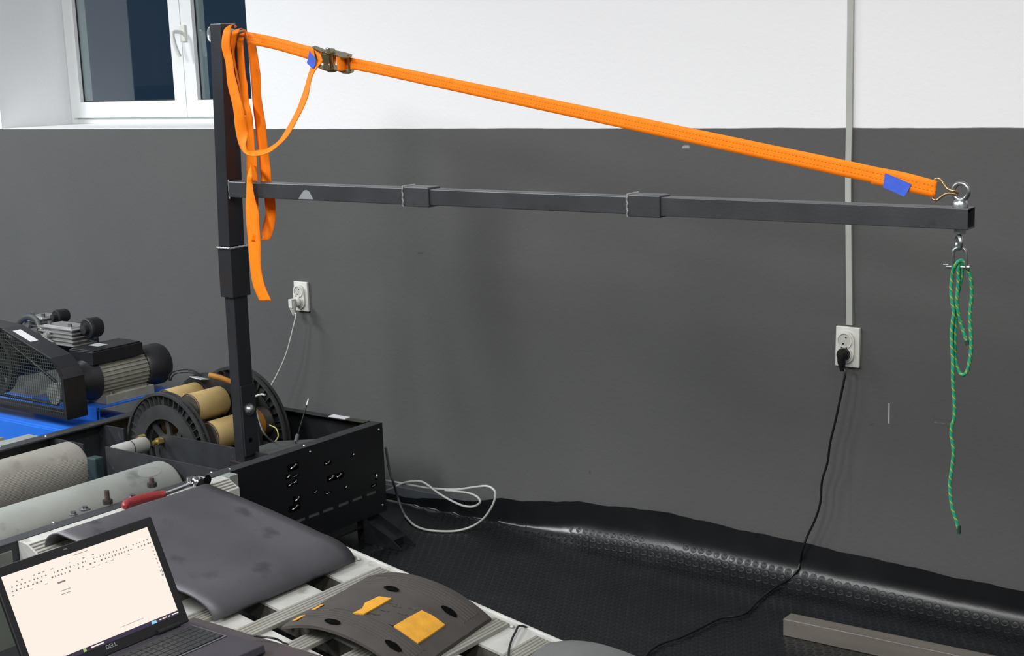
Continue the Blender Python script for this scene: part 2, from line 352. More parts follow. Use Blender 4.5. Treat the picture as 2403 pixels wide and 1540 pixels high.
def ribbon(rows, sm=5, across=4):   # rows: (L, R) world points
    A = catmull([a for a, b in rows], sm); B = catmull([b for a, b in rows], sm)
    g = []; uv = []; L = 0
    for i, (a, b) in enumerate(zip(A, B)):
        if i: L += ((a+b)/2-(A[i-1]+B[i-1])/2).length
        g.append([a.lerp(b, k/across) for k in range(across+1)]); uv.append([(L, k/across) for k in range(across+1)])
    return MB().grid(g, True, uv)
def pxr(pts):  # rows of (xl, yl, xr, yr, Yl[, Yr])
    return [(atY(p[0], p[1], p[4]), atY(p[2], p[3], p[5] if len(p) > 5 else p[4])) for p in pts]
def struct(o): o['kind'] = 'structure'; return o

# ================================================================== THE ROOM
X0, X1, Y0 = -20.0, 3.2, -8.0
wx0, wx1, wz0, wz1 = -5.78, -4.147, 1.374, 2.35
RY = 4.24
b = MB()   # back wall with window opening, 0.4 m deep reveal
Tk = .46
b.box((X0-.1, WALL, 0), (X1+.1, WALL+Tk, wz0)); b.box((X0-.1, WALL, wz1), (X1+.1, WALL+Tk, CEIL))
b.box((X0-.1, WALL, wz0), (wx0, WALL+Tk, wz1)); b.box((wx1, WALL, wz0), (X1+.1, WALL+Tk, wz1))
struct(b.build('wall_back', wall_m))
struct(MB().box((X0-.2, Y0, 0), (X0, WALL, CEIL)).build('wall_left', wall_m))
struct(MB().box((X1, Y0, 0), (X1+.2, WALL, CEIL)).build('wall_right', wall_m))
struct(MB().box((X0-.2, Y0-.2, 0), (X1+.2, Y0, CEIL)).build('wall_front', wall_m))
struct(MB().box((X0-.2, Y0-.2, CEIL), (X1+.2, WALL+Tk, CEIL+.15)).build('ceiling', ceil_m))
struct(MB().box((X0-.2, Y0-.2, -.15), (X1+.2, WALL+Tk, 0)).build('floor', mat('screed', '2a2b2d', .6, 0, .2, 5)))
struct(MB().box((-6.2, WALL-.012, 0), (-3.02, WALL, .062)).build('baseboard_back', baseb, bevel=.002))
for (xy, ln, wd, p, c_), wh in zip(LIGHTS, ('over the corner by the window', 'over the rollers', 'second back from the wall on the left', 'over the middle of the ramp', 'over the right end of the gray wall', 'farthest from the gray wall')):
    t = thing('ceiling_lamp', (xy[0], xy[1], CEIL-.07), 'unseen white panel light on the ceiling, ' + wh, 'lamp', 'ceiling panel lights')
    MB().box((xy[0]-wd/2-.03, xy[1]-ln/2-.03, CEIL-.07), (xy[0]+wd/2+.03, xy[1]+ln/2+.03, CEIL)).build('housing', lamp_m, t)
# ---- window
W = struct(thing('window_1', (-4.96, RY, wz0), None, None))
def fr(x0, x1, z0, z1, ya, yb, name='frame_bar', m=None, bev=.004): return MB().box((x0, ya, z0), (x1, yb, z1)).build(name, m or pvc, W, bevel=bev)
fr(wx0+.001, wx0+.05, wz0+.002, wz1, RY-.03, RY+.05); fr(wx1-.05, wx1-.001, wz0+.002, wz1, RY-.03, RY+.05)
fr(wx0+.05, wx1-.05, wz0+.002, wz0+.029, RY-.03, RY+.05); fr(wx0+.05, wx1-.05, wz1-.05, wz1, RY-.03, RY+.05)
def sash(x0, x1):
    z0, z1 = wz0+.03, wz1-.05; t = .072; y0, y1 = RY-.05, RY+.02
    s = MB()
    # mitred frame
    outer = [(x0, z0), (x1, z0), (x1, z1), (x0, z1)]; inner = [(x0+t, z0+t), (x1-t, z0+t), (x1-t, z1-t), (x0+t, z1-t)]
    for k in range(4):
        a, c = outer[k], outer[(k+1) % 4]; d, e = inner[(k+1) % 4], inner[k]
        s.prism([(a[0], y0, a[1]), (c[0], y0, c[1]), (d[0], y0, d[1]), (e[0], y0, e[1])], (0, y1-y0, 0))
    so = s.build('sash', pvc, W, bevel=.003)
    g = MB(); gt = .004
    for (a, c) in (((x0+t-gt, z0+t-gt), (x1-t+gt, z0+t+gt)), ((x0+t-gt, z1-t-gt), (x1-t+gt, z1-t+gt)), ((x0+t-gt, z0+t), (x0+t+gt, z1-t)), ((x1-t-gt, z0+t), (x1-t+gt, z1-t))):
        g.box((a[0], RY-.032, a[1]), (c[0], RY-.026, c[1]))
    g.build('gasket', gasket, so)
    MB().box((x0+t, RY-.030, z0+t), (x1-t, RY-.028, z1-t)).build('pane', glass_m, so)
    return so
MIDX = -4.937
sash(wx0+.035, MIDX-.002); sash(MIDX+.002, wx1-.035)
# handle: rosette, neck and curved lever
hp = atY(430, 78, RY-.055)
h = MB().box((hp.x-.016, RY-.062, hp.z-.035), (hp.x+.016, RY-.05, hp.z+.035)).build('handle', white_pl, W, bevel=.003)
MB().ring(catmull([(hp.x-.004, RY-.06, hp.z+.004), (hp.x-.004, RY-.10, hp.z+.006), (hp.x-.001, RY-.112, hp.z-.01), (hp.x+.008, RY-.108, hp.z-.06), (hp.x+.02, RY-.10, hp.z-.098)]), .0085, 8).build('handle_lever', white_pl, h)
MB().box((wx0+.001, WALL+.002, wz0), (wx1-.001, RY+.0, wz0+.003)).build('sill', sill_m, W)
# ---- mat on the floor, climbing the wall
MTOP = [(-4.6, .02), (-3.46, .027), (-3.2, .055), (-2.963, .096), (-2.623, .135), (-2.36, .15), (-1.98, .137), (-1.608, .125), (-1.38, .115), (-1.2, .113), (-.4, .11), (1.6, .10)]
def mtop(x):
    for (a, p), (c, q) in zip(MTOP, MTOP[1:]):
        if a <= x <= c:
            t = (x-a)/(c-a); t = t*t*(3-2*t); return p+(q-p)*t
    return MTOP[0][1] if x < MTOP[0][0] else MTOP[-1][1]
MT = .0025
def matpt(x, s, off=0):   # s: distance back from the wall top along the profile; returns point, normal
    h = mtop(x) + .0015*math.sin(x*37)+.001*math.sin(x*91); r = h*(.03+.63*min(max((x+3.05)/.4, 0), 1)); yw = WALL-.013-MT
    vert = h-r; arc = r*math.pi/2
    if s < vert: p = Vector((x, yw, h-s)); n = Vector((0, -1, 0))
    elif s < vert+arc:
        a = (s-vert)/r; p = Vector((x, yw-r+r*math.cos(a), r-r*math.sin(a))); n = Vector((0, -math.cos(a), math.sin(a)))
    else: p = Vector((x, yw-r-(s-vert-arc), 0)); n = Vector((0, 0, 1))
    p.z += MT
    return p + n*off, n
b = MB(); rows = []
xs = [-4.6+i*.03 for i in range(int(6.2/.03)+1)]
ss = [0, .008] + [i*.012 for i in range(1, 24)] + [.3, .4, .8, 1.6, 2.6, 3.6, 5.0, 6.2]
for s_ in ss: rows.append([matpt(x, s_)[0] for x in xs])
b.grid(rows)
rubber_mat = tag(b.build('rubber_mat', mat_rubber, solid=MT), 'black studded rubber mat covering the floor and curling up the gray wall', 'mat')
# coin studs (too many to count one by one)
b = MB(); n = 10; P = .0275; base = []
for k in range(n): base.append((math.cos(2*math.pi*k/n), math.sin(2*math.pi*k/n)))
def stud(x, s_):
    c, nn = matpt(x, s_, .0014); tx = Vector((1, 0, 0)); ty = nn.cross(tx); vs = []
    for rr, hh in ((.0112, 0), (.0100, .0009), (.0080, .0009), (.0066, .0003)):
        for u, v in base: vs.append(c+tx*(u*rr)+ty*(v*rr)+nn*hh)
    fs = [(q*n+k, q*n+(k+1) % n, (q+1)*n+(k+1) % n, (q+1)*n+k) for q in range(3) for k in range(n)] + [tuple(3*n+k for k in range(n))]
    b.add(vs, fs, True)
for j in range(0, 62):
    s_ = .05 + j*P*.87
    for i in range(int(2.75/P)):
        x = -3.25 + i*P + (P/2 if j % 2 else 0)
        if x > -.55: continue
        if s_ < mtop(x)*(.66)+.03*(x < -2.7): continue
        p_ = matpt(x, s_)[0]
        if p_.x < -3.0 and p_.y < 3.2: continue
        if p_.y < 2.3: continue
        stud(x, s_)
rubber_mat.modifiers.new('edge', 'EDGE_SPLIT').split_angle = .9
st = b.build('coin_studs', stud_rubber, rubber_mat); st['kind'] = 'stuff'

# ================================================================== SOCKETS, TRUNKING, CORDS
def socket(px, py, w_, h_, label, tilt=0):
    c = atY(px, py, WALL); t = thing('wall_socket', (c.x, WALL, c.z-h_/2), label, 'socket')
    ct, stl = math.cos(tilt), math.sin(tilt); ax, az = Vector((ct, 0, stl)), Vector((-stl, 0, ct)); Y = Vector((0, -1, 0))
    MB().obox(c+Y*.0055, ax*w_/2, Y*.0055, az*h_/2).build('plate', white_pl, t, bevel=.002)
    d = h_*.135; rr = .0245
    # raised stadium insert with two wells
    ctr = c+Y*.011; poly = []
    cs = -w_*.06
    for k in range(13): a = math.pi*k/12; poly.append(ctr+ax*(cs+rr*1.12*math.cos(a))+az*(h_*.17+rr*1.12*math.sin(a)))
    for k in range(13): a = math.pi+math.pi*k/12; poly.append(ctr+ax*(cs+rr*1.12*math.cos(a))+az*(-h_*.17+rr*1.12*math.sin(a)))
    MB().prism(poly, Y*.009, True).build('socket_insert', white_pl, t)
    tops = []
    for sgn in (1, -1):
        cc = ctr+Y*.0092+ax*cs+az*(sgn*h_*.17)
        wl = MB().disc(cc, Y, .0232, .0035, 32, hole=.0198).build('socket_rim', white_pl, t)
        MB().cyl(cc+Y*.0, cc+Y*.0008, .0198, n=28).build('socket_well', sock_in, t)
        if sgn == 1:
            q = MB()
            for s2 in (-1, 1): q.cyl(cc+Y*.0008+az*(s2*.0095)+ax*(s2*.004), cc+Y*.0014+az*(s2*.0095)+ax*(s2*.004), .0024, n=10)
            q.build('pin_hole', rubber_hole, t)
        tops.append(cc)
    return t, tops, ax, az
_, tl, axl, azl = socket(711, 695, .071, .113, 'white double wall socket left of the trunking, with a white plug in it', .0)
_, tr, axr, azr = socket(1992, 813, .073, .117, 'white double wall socket under the vertical trunking, with a black plug in it', -.02)
# left white plug and its cord
def plug(name, c, m, cord_pts, r, label, cat, big, left=False):
    t = thing(name, (c.x, c.y, c.z-.05), label, cat)
    Y = Vector((0, -1, 0)); Z = Vector((0, 0, 1)); X = Vector((1, 0, 0))
    MB().cyl(c, c+Y*.012, .0192, .0188, n=24).ring([c+Y*.012, c+Y*.018, c+Y*.022], [.0188, .0165, .012], 20).build('plug_body', m, t)
    if left: MB().obox(c+Y*.034-Z*.001, X*.010, Y*.012, Z*.017).build('plug_grip', m, t, bevel=.003)
    e_ = .030 if left else .016
    MB().ring(catmull([c+Y*e_+Z*.008, c+Y*(e_+.002)-Z*.010, c+Y*e_-Z*.03, c+Y*(e_-.002)-Z*.046], 4), [.013]*4+[.0125]*3+[.0115, .010, .009, .0075, .0065, .006], 12).build('strain_relief', m, t)
    pts = [c+Y*(e_-.001)-Z*.040] + cord_pts
    MB().ring(catmull(pts, 7), r, 8).build('cord', m if not left else white_cable, t)
    return t
cl = [atY(x, y, Yd) for x, y, Yd in ((695, 738, 3.775), (690, 762, 3.765), (672, 830, 3.745), (650, 880, 3.73), (626, 924, 3.71), (600, 985, 3.66), (560, 1050, 3.60))]
cl[-1].z = .2; cl.append(Vector((cl[-1].x-.05, 3.56, .02)))
plug('power_cord', tl[1], white_pl, cl, .0032, 'white plug and thin white cord hanging from the left wall socket', 'power cord', False, True)
cr_px = [(1984, 872, 3.79), (1972, 935, 3.78), (1960, 990, 3.78), (1948, 1040, 3.78), (1942, 1085, 3.78), (1929, 1130, 3.785), (1925, 1180, 3.785), (1912, 1222, 3.785), (1896, 1255, 3.785), (1885, 1285, 3.78)]
crp = [atY(*q) for q in cr_px]
fl = [(1878, 1315), (1872, 1338), (1852, 1358), (1815, 1382), (1780, 1410), (1752, 1438), (1725, 1447), (1690, 1452), (1640, 1476), (1600, 1495), (1550, 1512), (1522, 1532), (1505, 1560), (1490, 1620), (1500, 1800)]
for x, y in fl:
    # intersect the curled mat profile
    p = atZ(x, y, .012)
    if p.y > 3.66:
        best = min((atZ(x, y, z*.002+.012) for z in range(80)), key=lambda q: abs((matpt(q.x, 0)[0].y - math.sqrt(max(0, 0))) - q.y) if False else abs(min((matpt(q.x, s*.005, .005)[0]-q).length for s in range(60))))
        p = best
    crp.append(p)
plug('power_cord', tr[1], black_pl, crp, .0034, 'black plug and long black cord running from the right socket down onto the mat', 'power cord', True)
# trunking
tp = [atY(x, y, WALL) for x, y in ((2000, -160), (1998, 60), (1995, 300), (1993, 420), (1994, 560), (1996, 762))]
b = MB()
for a, c in zip(tp, tp[1:]): b.box((0, 0, 0), (0, 0, 0)) if False else None
rows = []
for p in catmull(tp, 4): rows.append([Vector((p.x-.0088, WALL-.0005, p.z)), Vector((p.x-.0088, WALL-.009, p.z)), Vector((p.x+.0088, WALL-.009, p.z)), Vector((p.x+.0088, WALL-.0005, p.z))])
b.grid(rows, False)
e0 = rows[-1]; b.add(e0, [(0, 1, 2, 3)]); e1 = rows[0]; b.add(e1, [(3, 2, 1, 0)])
tag(b.build('cable_trunking', trunk, weld=True), 'narrow gray white plastic trunking running down the wall to the right socket', 'trunking')

# ================================================================== ROLLER BENCH
XB, XF, ZT = -3.28, -4.20, .40
YB, YN = 3.524, 1.1
bench = thing('roller_bench', (-3.74, 2.4, 0), 'black steel roller test bench with two rollers, open top, by the gray wall', 'test bench')
# rails
MB().box((XB-.045, YN, ZT-.006), (XB, YB, ZT)).box((XB-.006, YN, .20), (XB, 2.84, ZT-.006)).build('near_rail', rail_black, bench, bevel=.001)
MB().box((XF, YN, ZT-.006), (XF+.05, YB, ZT)).box((XF, YN, .06), (XF+.006, YB, ZT-.006)).build('far_rail', rail_black, bench, bevel=.001)
# box end: outer panel with slots (built as strips around the slots), back panel
slotY = [3.115, 3.18, 3.245, 3.318, 3.385, 3.455]; sl = .052; z0s, z1s = .163, .176
p = MB(); ya = 2.842; zb = .09
p.box((XB, ya, z1s), (XB+.004, YB, ZT+.001)); p.box((XB, ya, zb), (XB+.004, YB, z0s))
prev = ya
for y in slotY: p.box((XB, prev, z0s), (XB+.004, y-sl/2, z1s)); prev = y+sl/2
p.box((XB, prev, z0s), (XB+.004, YB, z1s))
side = p.build('side_panel', box_black, bench)
for k, y in enumerate(slotY):
    MB().box((XB-.002, y-sl/2+.002, z0s+.001), (XB+.001, y+sl/2-.002, z1s-.001)).build('slot', mat('slot_gray', '505153', .5), side)
MB().box((XF, YB-.004, .1), (XB, YB, ZT)).box((XF, YB-.03, ZT-.004), (XB-.045, YB-.004, ZT-.0005)).build('back_panel', black_paint, bench, bevel=.001)
a = atZ(781, 974, ZT+.002); c = atZ(817, 981, ZT+.002)
MB().box((a.x, YB-.028, ZT), (c.x, YB-.002, ZT+.003)).build('white_sticker', label_w, bench)
a = atZ(818, 983, ZT); MB().box((a.x, YB-.034, ZT), (XB-.05, YB-.004, ZT+.002)).build('corner_plate', mat('olive_plate', '33372c', .5), bench)
MB().box((XF+.02, YN+.02, .05), (XB-.02, YB-.02, .056)).build('floor_pan', black_paint, bench)
# inner web of the box front rail
MB().box((XB-.045, 2.84, .30), (XB-.041, YB, ZT-.006)).build('inner_flange', rail_black, bench)
# cross plates
for y, x0, x1, zt in ((2.84, -3.88, -3.335, ZT-.002), (3.045, -3.86, -3.335, ZT-.002)):
    MB().box((x0, y, .10), (x1, y+.006, zt)).build('cross_plate', rail_black, bench)
MB().box((-4.19, 2.84, .10), (-4.0, 2.846, ZT-.01)).build('cross_plate', rail_black, bench)
MB().box((-4.19, 3.045, .10), (-4.05, 3.051, ZT-.01)).build('cross_plate', rail_black, bench)
MB().box((-4.15, 2.64, ZT-.012), (-4.0, 2.646, ZT-.008)).build('bearing_strip', rail_black, bench) if False else None
# angle plate by post
g0 = [(-3.33, 3.06), (-3.33, 3.33), (-3.47, 3.21), (-3.47, 3.06)]
MB().prism([(x, y, ZT-.022) for x, y in g0], (0, 0, .006)).build('gusset', mat('gusset_gray', '4a4e4c', .5, .2), bench)
# rollers
def roller(X, m, name, lab, caps):
    R, zc = .095, .305; ys = [1.2, 2.815, 2.825]; rr = [R, R, R-.006]
    n = 64; b = MB(); vs = []
    b.ring([(X, 1.2, zc), (X, 2.815, zc), (X, 2.825, zc)], rr, n)
    o = b.build('roller', m, bench); o['label'] = lab
    MB().cyl((X, 2.825, zc), (X, 2.838, zc), .035, n=24).build('roller_shaft', teal, o)
    MB().cyl((X, 1.14, zc), (X, 1.2, zc), .03, n=24).build('roller_shaft', steel, o)
    return o
r1 = roller(-4.035, knurl_m, 'roller', 'grooved gray roller next to the far rail', True)
MB().disc((-4.02, 2.79, .30), (0, 1, 0), .10, .012, 28, hole=.098).build('roller_band', alu_gray, r1) if False else None
MB().box((-3.93, 2.80, .22), (-3.885, 2.835, .365)).build('bearing_block', teal, bench, bevel=.004)
r2 = roller(-3.565, roller_gray, 'roller', 'smooth pale gray roller next to the near rail', True)
def cylpt(y, a, d=.0006): return Vector((-3.565+(.095+d)*math.cos(a), y, .305+(.095+d)*math.sin(a)))
g = []
for j in range(9):
    tt = -1+2*j/8; wv = math.sqrt(max(0, 1-tt*tt)); g.append([cylpt(2.735+.045*tt, 1.12+.26*wv*k_/4*(1 if k_ > 0 else .8)) for k_ in range(-4, 5)])
MB().grid(g).build('worn_patch', mat('worn_patch', '858884', .5, .3), r2)
# sensing roller with brass screws
sr = MB().ring([(-3.86, 2.86, .375), (-3.86, 2.985, .375), (-3.86, 2.99, .375)], [.026, .026, .022], 24).build('sensing_roller', alu, bench)
MB().torus((-3.86, 2.925, .375), (0, 1, 0), .0262, .0012, 24, 6).build('roller_seam', rubber_hole, sr)
for x, y in ((337, 1028), (378, 1035)):
    q = atY(x, y, 3.04); MB().cyl((q.x, 3.02, q.z), (q.x, 3.043, q.z), .014, n=6, smooth=False).build('brass_nut', brass, bench, bevel=.001)
    MB().cyl((q.x, 3.005, q.z), (q.x, 3.022, q.z), .007, n=12).build('brass_stud', brass, bench)
# panel bolts, screws
for y, z in ((3.505, .381), (3.178, .382), (2.856, .382), (3.503, .115), (3.481, .219)):
    MB().ring([(XB+.004, y, z), (XB+.007, y, z), (XB+.0085, y, z)], [.0045, .0042, .002], 12).build('panel_bolt', zinc, side)
for x, y in ((714, 1046), (497, 1109), (1, 1048), (126, 1227), (540, 1101), (108, 1024)):
    q = atZ(x, y, ZT); MB().ring([(q.x, q.y, ZT), (q.x, q.y, ZT+.002), (q.x, q.y, ZT+.003)], [.005, .0045, .002], 10).build('rail_screw', zinc, bench)
# bright cable clips seen in the punched openings of the box
random.seed(3)
for x, y, sx, sy in ((688, 1096, 20, 9), (676, 1119, 8, 7), (694, 1116, 12, 3), (692, 1131, 10, 7), (777, 1122, 16, 8), (795, 1117, 17, 8), (740, 1154, 9, 4), (697, 1172, 14, 9), (769, 1086, 14, 6), (882, 1119, 4, 10), (692, 1192, 20, 9), (877, 1139, 12, 4), (680, 1138, 10, 5), (811, 1143, 6, 5), (770, 1157, 12, 3), (828, 1067, 4, 5)):
    q = atX(x, y, XB+.004); hw, hh = sx/620/2, sy/640/2
    hole = MB().box((XB+.0035, q.y-hw*1.5, q.z-hh*1.6), (XB+.0046, q.y+hw*1.5, q.z+hh*1.6)).build('panel_opening', rubber_hole, side)
    MB().ring(catmull([(XB+.005, q.y-hw, q.z-hh*.6), (XB+.009, q.y-hw*.2, q.z+hh*.2), (XB+.007, q.y+hw*.5, q.z+hh), (XB+.005, q.y+hw, q.z+hh*.3)], 3), [.001]+[hh*.55]*8+[.001], 6).build('cable_clip', chrome if sx*sy > 60 else zinc, hole)
# low channel foot sticking out of the box
b = MB(); y0_, y1_ = 3.412, 3.486; pf = [(XB-.004, .092), (-3.165, .042), (-3.118, .009), (-3.118, .0045), (XB-.004, .0045)]
for yy in (y0_, y1_-.005): b.prism([(x, yy, z) for x, z in pf], (0, .005, 0))
b.prism([(x, y0_+.004, z) for x, z in ((XB-.004, .074), (-3.168, .028), (-3.168, .0045), (XB-.004, .0045))], (0, y1_-y0_-.008, 0))
b.build('channel_foot', mat('gloss_foot', '202124', .25, .2), bench, bevel=.0008)
MB().box((XB-.06, 3.44, .004), (XB-.01, 3.50, .10)).build('foot', black_paint, bench)
MB().box((XB-.06, 1.2, .004), (XB-.01, 1.26, .2)).build('foot', black_paint, bench)
MB().box((XF+.02, 3.44, .004), (XF+.07, 3.5, .10)).build('foot', black_paint, bench)
MB().box((XF+.02, 1.2, .004), (XF+.07, 1.26, .10)).build('foot', black_paint, bench)
# studs with nuts on the near rail
for (bx, by, tx, ty) in ((253, 1183, 250, 1151), (357, 1143, 354, 1122)):
    q = atZ(bx, by, ZT); tz = atY(tx, ty, q.y).z
    s_ = MB().cyl((q.x, q.y, ZT), (q.x, q.y, tz), .0068, n=12)
    for k in range(10): s_.torus((q.x, q.y, ZT+.012+(tz-ZT-.014)*k/9), (0, 0, 1), .0068, .0008, 12, 4)
    o = s_.build('threaded_stud', mat('rusty_stud', '4a3d38', .5, .4), bench)
    MB().cyl((q.x, q.y, ZT), (q.x, q.y, ZT+.013), .0145, n=6, smooth=False).build('nut', mat('dark_nut', '3c3a38', .5, .4), o, bevel=.001)
for x, y in ((172, 1209), (199, 1197), (311, 1169), (299, 1180)):
    q = atZ(x, y, ZT); big = x in (199, 311)
    o = MB().disc((q.x, q.y, ZT+.0005), (0, 0, 1), .016 if big else .0125, .003, 24, hole=.005).build('washer', zinc, bench)
    MB().cyl((q.x, q.y, ZT+.003), (q.x, q.y, ZT+.010), .009, n=6, smooth=False).build('bolt_head', chrome, o, bevel=.0008)
# green-gray side cover nearer to us
MB().box((XB-.004, YN, .12), (XB+.004, 2.08, ZT-.02)).build('side_cover', panel_green, bench, bevel=.002)
# ---- electromagnetic brake inside
CX, CZ, RR = -3.86, .325, .205
ret = MB().ring([(CX, 3.07, CZ), (CX, 3.46, CZ)], [.035, .035], 20).disc((CX, 3.285, CZ), (0, 1, 0), .235, .014, 40, hole=.05).build('eddy_brake', cast_black, bench)
def rotor(y, R, fin_dir):
    b = MB(); b.disc((CX, y, CZ), (0, 1, 0), R, .010, 56, hole=R*.955); b.disc((CX, y, CZ), (0, 1, 0), R*.79, .010, 56, hole=R*.56); b.disc((CX, y+.022, CZ), (0, 1, 0), R, .007, 56, hole=R*.5)
    for k in range(44):
        a = 2*math.pi*k/44; d = Vector((math.cos(a), 0, math.sin(a))); t = Vector((-math.sin(a), 0, math.cos(a)))
        b.obox(Vector((CX, y+.015, CZ))+d*R*.875, d*R*.09, Vector((0, .009, 0)), t*.0014)
    for k in range(9):
        a = 2*math.pi*k/9; d = Vector((math.cos(a), 0, math.sin(a))); t = Vector((-math.sin(a), 0, math.cos(a)))
        m_ = Vector((CX, y+.018, CZ))+d*R*.5+t*.02
        b.obox(m_, (d+t*.35)*R*.34, Vector((0, .004, 0)), (t-d*.35)*.009)
    b.disc((CX, y, CZ), (0, 1, 0), .06, .03, 28, hole=.03)
    b.torus((CX, y+.004, CZ), (0, 1, 0), R*.985, .004, 56, 6)
    return b.build('fan_rotor', cast_dark, ret)
rotor(3.07, .208, 1); rotor(3.40, .235, -1)
for k in range(8):
    a = math.radians(22+45*k); d = Vector((math.cos(a), 0, math.sin(a))); c0 = Vector((CX, 3.135, CZ))+d*.160
    Y = Vector((0, 1, 0)); rc = .051
    co = MB().ring([c0, c0+Y*.004, c0+Y*.135, c0+Y*.14], [rc-.004, rc, rc, rc-.003], 32).build('coil', coil_cream, ret)
    MB().torus(c0+Y*.003, (0, 1, 0), rc, .0022, 32, 6).build('coil_rim', coil_rim, ret) if False else None
    MB().cyl(c0-Y*.004, c0+Y*.001, rc-.005, n=28).torus(c0, (0, 1, 0), rc-.001, .0018, 30, 6).build('coil_cap', coil_cap, ret)
    MB().ring([c0+Y*.16, c0+Y*.165, c0+Y*.25], [rc-.006, rc, rc], 24).build('coil', coil_cream if k not in (0, 7) else coil_cap, ret)
    if k in (0, 7): MB().ring([c0+Y*.185, c0+Y*.215], [rc+.001, rc+.001], 24).build('coil_band', orange_part, ret)
q = atY(470, 890, 3.27); MB().obox((q.x, 3.27, q.z+.004), (.03, 0, -.002), (.0, .022, -.004), (0, .0005, .001)).build('rating_label', mat('gray_label', '9fa6a4', .5), ret)
q = atY(515, 886, 3.24)
MB().ring(catmull([(q.x-.03, 3.22, q.z+.01), (q.x, 3.24, q.z), (q.x+.03, 3.27, q.z-.02), (q.x+.045, 3.3, q.z-.04)]), .009, 8).build('orange_sleeve', orange_part, ret)
for dz in (0, .012):
    MB().ring(catmull([atY(397+dz*300, 893, 3.25), atY(400+dz*400, 878+dz*400, 3.25), atY(418, 869+dz*500, 3.25), atY(446, 868+dz*500, 3.26), atY(470, 879+dz*300, 3.28)], 6), .0028, 6).build('lead_wire', cord_black, ret)
MB().ring(catmull([atY(603, 965, 3.2), atY(612, 1000, 3.15), atY(624, 1022, 3.15), atY(643, 1038, 3.2), atY(673, 1046, 3.25)], 6), .003, 6).build('lead_wire', gray_cable, ret)
MB().ring(catmull([atY(633, 998, 3.3), atY(648, 1006, 3.28), atY(653, 1024, 3.25), atY(645, 1037, 3.22)], 6), .0022, 6).build('lead_wire', mat('yellow_wire', 'a8a45a', .5), ret)
MB().ring(catmull([atY(598, 931, 3.3), atY(612, 926, 3.3), atY(622, 927, 3.3)], 4), .004, 6).build('white_link', white_cable, ret)
# thin rod standing in the box
qa, qb = atY(694, 1036, 3.22), atY(724, 936, 3.28)
rod = thing('antenna_rod', (qa.x, qa.y, .06), 'thin black rod with white tip standing inside the bench box', 'rod')
MB().ring([Vector((qa.x, qa.y, .06)), qa, qa.lerp(qb, .85)], .0022, 6).build('rod_shaft', cord_black, rod)
MB().ring([qa.lerp(qb, .85), qb], .0024, 6).build('rod_tip', white_pl, rod)
MB().ring([qa-Vector((0, 0, .0)), qa.lerp(qb, .17)], .0062, 8).build('rod_sleeve', gray_cable, rod)

# ================================================================== POST AND BOOM
YP = 3.0
pt, pm_ = atY(492, 58, YP), atY(513, 578, YP)
pl0, pb = atY(526, 703, YP), atY(551, 1080, YP)
ax = Vector((1, 0, 0)); ay = Vector((0, 1, 0))
stand = thing('boom_stand', (pb.x+.02, YP+.03, .38), 'bare dark steel post with a long horizontal boom pointing right, bolted to the bench', 'boom stand')
wu, du = .049, .062
def post(p_top, p_bot, w_, d_, oy, name, m, ext=0):
    a = Vector((p_top.x+w_/2, YP+oy+d_/2, p_top.z)); c = Vector((p_bot.x+w_/2, YP+oy+d_/2, p_bot.z))
    return MB().beam(c, a, ax*w_/2, ay*d_/2, wall=.004).build(name, m, stand, bevel=.0035)
up = post(pt, pm_, wu, du, 0, 'upper_post', steel_up)
MB().beam((pt.x+wu/2, YP+du/2, pt.z), (pt.x+wu/2, YP+du/2, pt.z+.0015), ax*(wu/2-.002), ay*(du/2-.002)).build('post_cap', weld, stand)
s1, s2 = atY(511, 582, YP-.006), atY(518, 697, YP-.006)
MB().beam((s2.x+.029, YP+.03, s2.z), (s1.x+.029, YP+.03, s1.z), ax*.029, ay*.037, wall=.004).build('sleeve', steel_up, stand, bevel=.003)
lower = MB().beam((pb.x+.021, YP+.031, .37), (pl0.x+.021, YP+.031, pl0.z+.03), ax*.021, ay*.029).build('lower_post', steel_up, stand, bevel=.003)
# weld beads at the sleeve
for zz, half, hy in ((s1.z+.001, .030, .038),):
    cx_ = s1.x+.029; pts = [(cx_-half, YP-.008, zz), (cx_+half, YP-.008, zz), (cx_+half, YP+.068, zz), (cx_-half, YP+.068, zz)]
    b = MB()
    for i in range(4):
        a, c = Vector(pts[i]), Vector(pts[(i+1) % 4]); b.ring([a.lerp(c, t/12)+Vector((0, 0, .001*math.sin(t*2.3))) for t in range(13)], .004, 6)
    b.build('weld_bead', weld, stand)
# bracket, bolt, hole at the base
bk = MB().box((pb.x+.043, YP+.004, .392), (pb.x+.049, YP+.062, .62)).build('base_bracket', steel_up, stand, bevel=.001)
q = atX(586, 961, pb.x+.052); 
MB().ring([(pb.x+.049, q.y, q.z), (pb.x+.053, q.y, q.z)], .019, 24).build('washer', zinc, stand)
MB().ring([(pb.x+.053, q.y, q.z), (pb.x+.057, q.y, q.z), (pb.x+.064, q.y, q.z), (pb.x+.067, q.y, q.z)], [.0165, .0165, .012, .004], 20).build('bolt_head', zinc, stand)
q = atX(588, 1033, pb.x+.0495); MB().cyl((pb.x+.0488, q.y, q.z), (pb.x+.0496, q.y, q.z), .0075, n=16).build('bracket_hole', rubber_hole, stand)
MB().box((pb.x-.02, YP-.004, .364), (pb.x+.075, YP+.07, .372)).build('base_plate', steel_up, stand, bevel=.001)
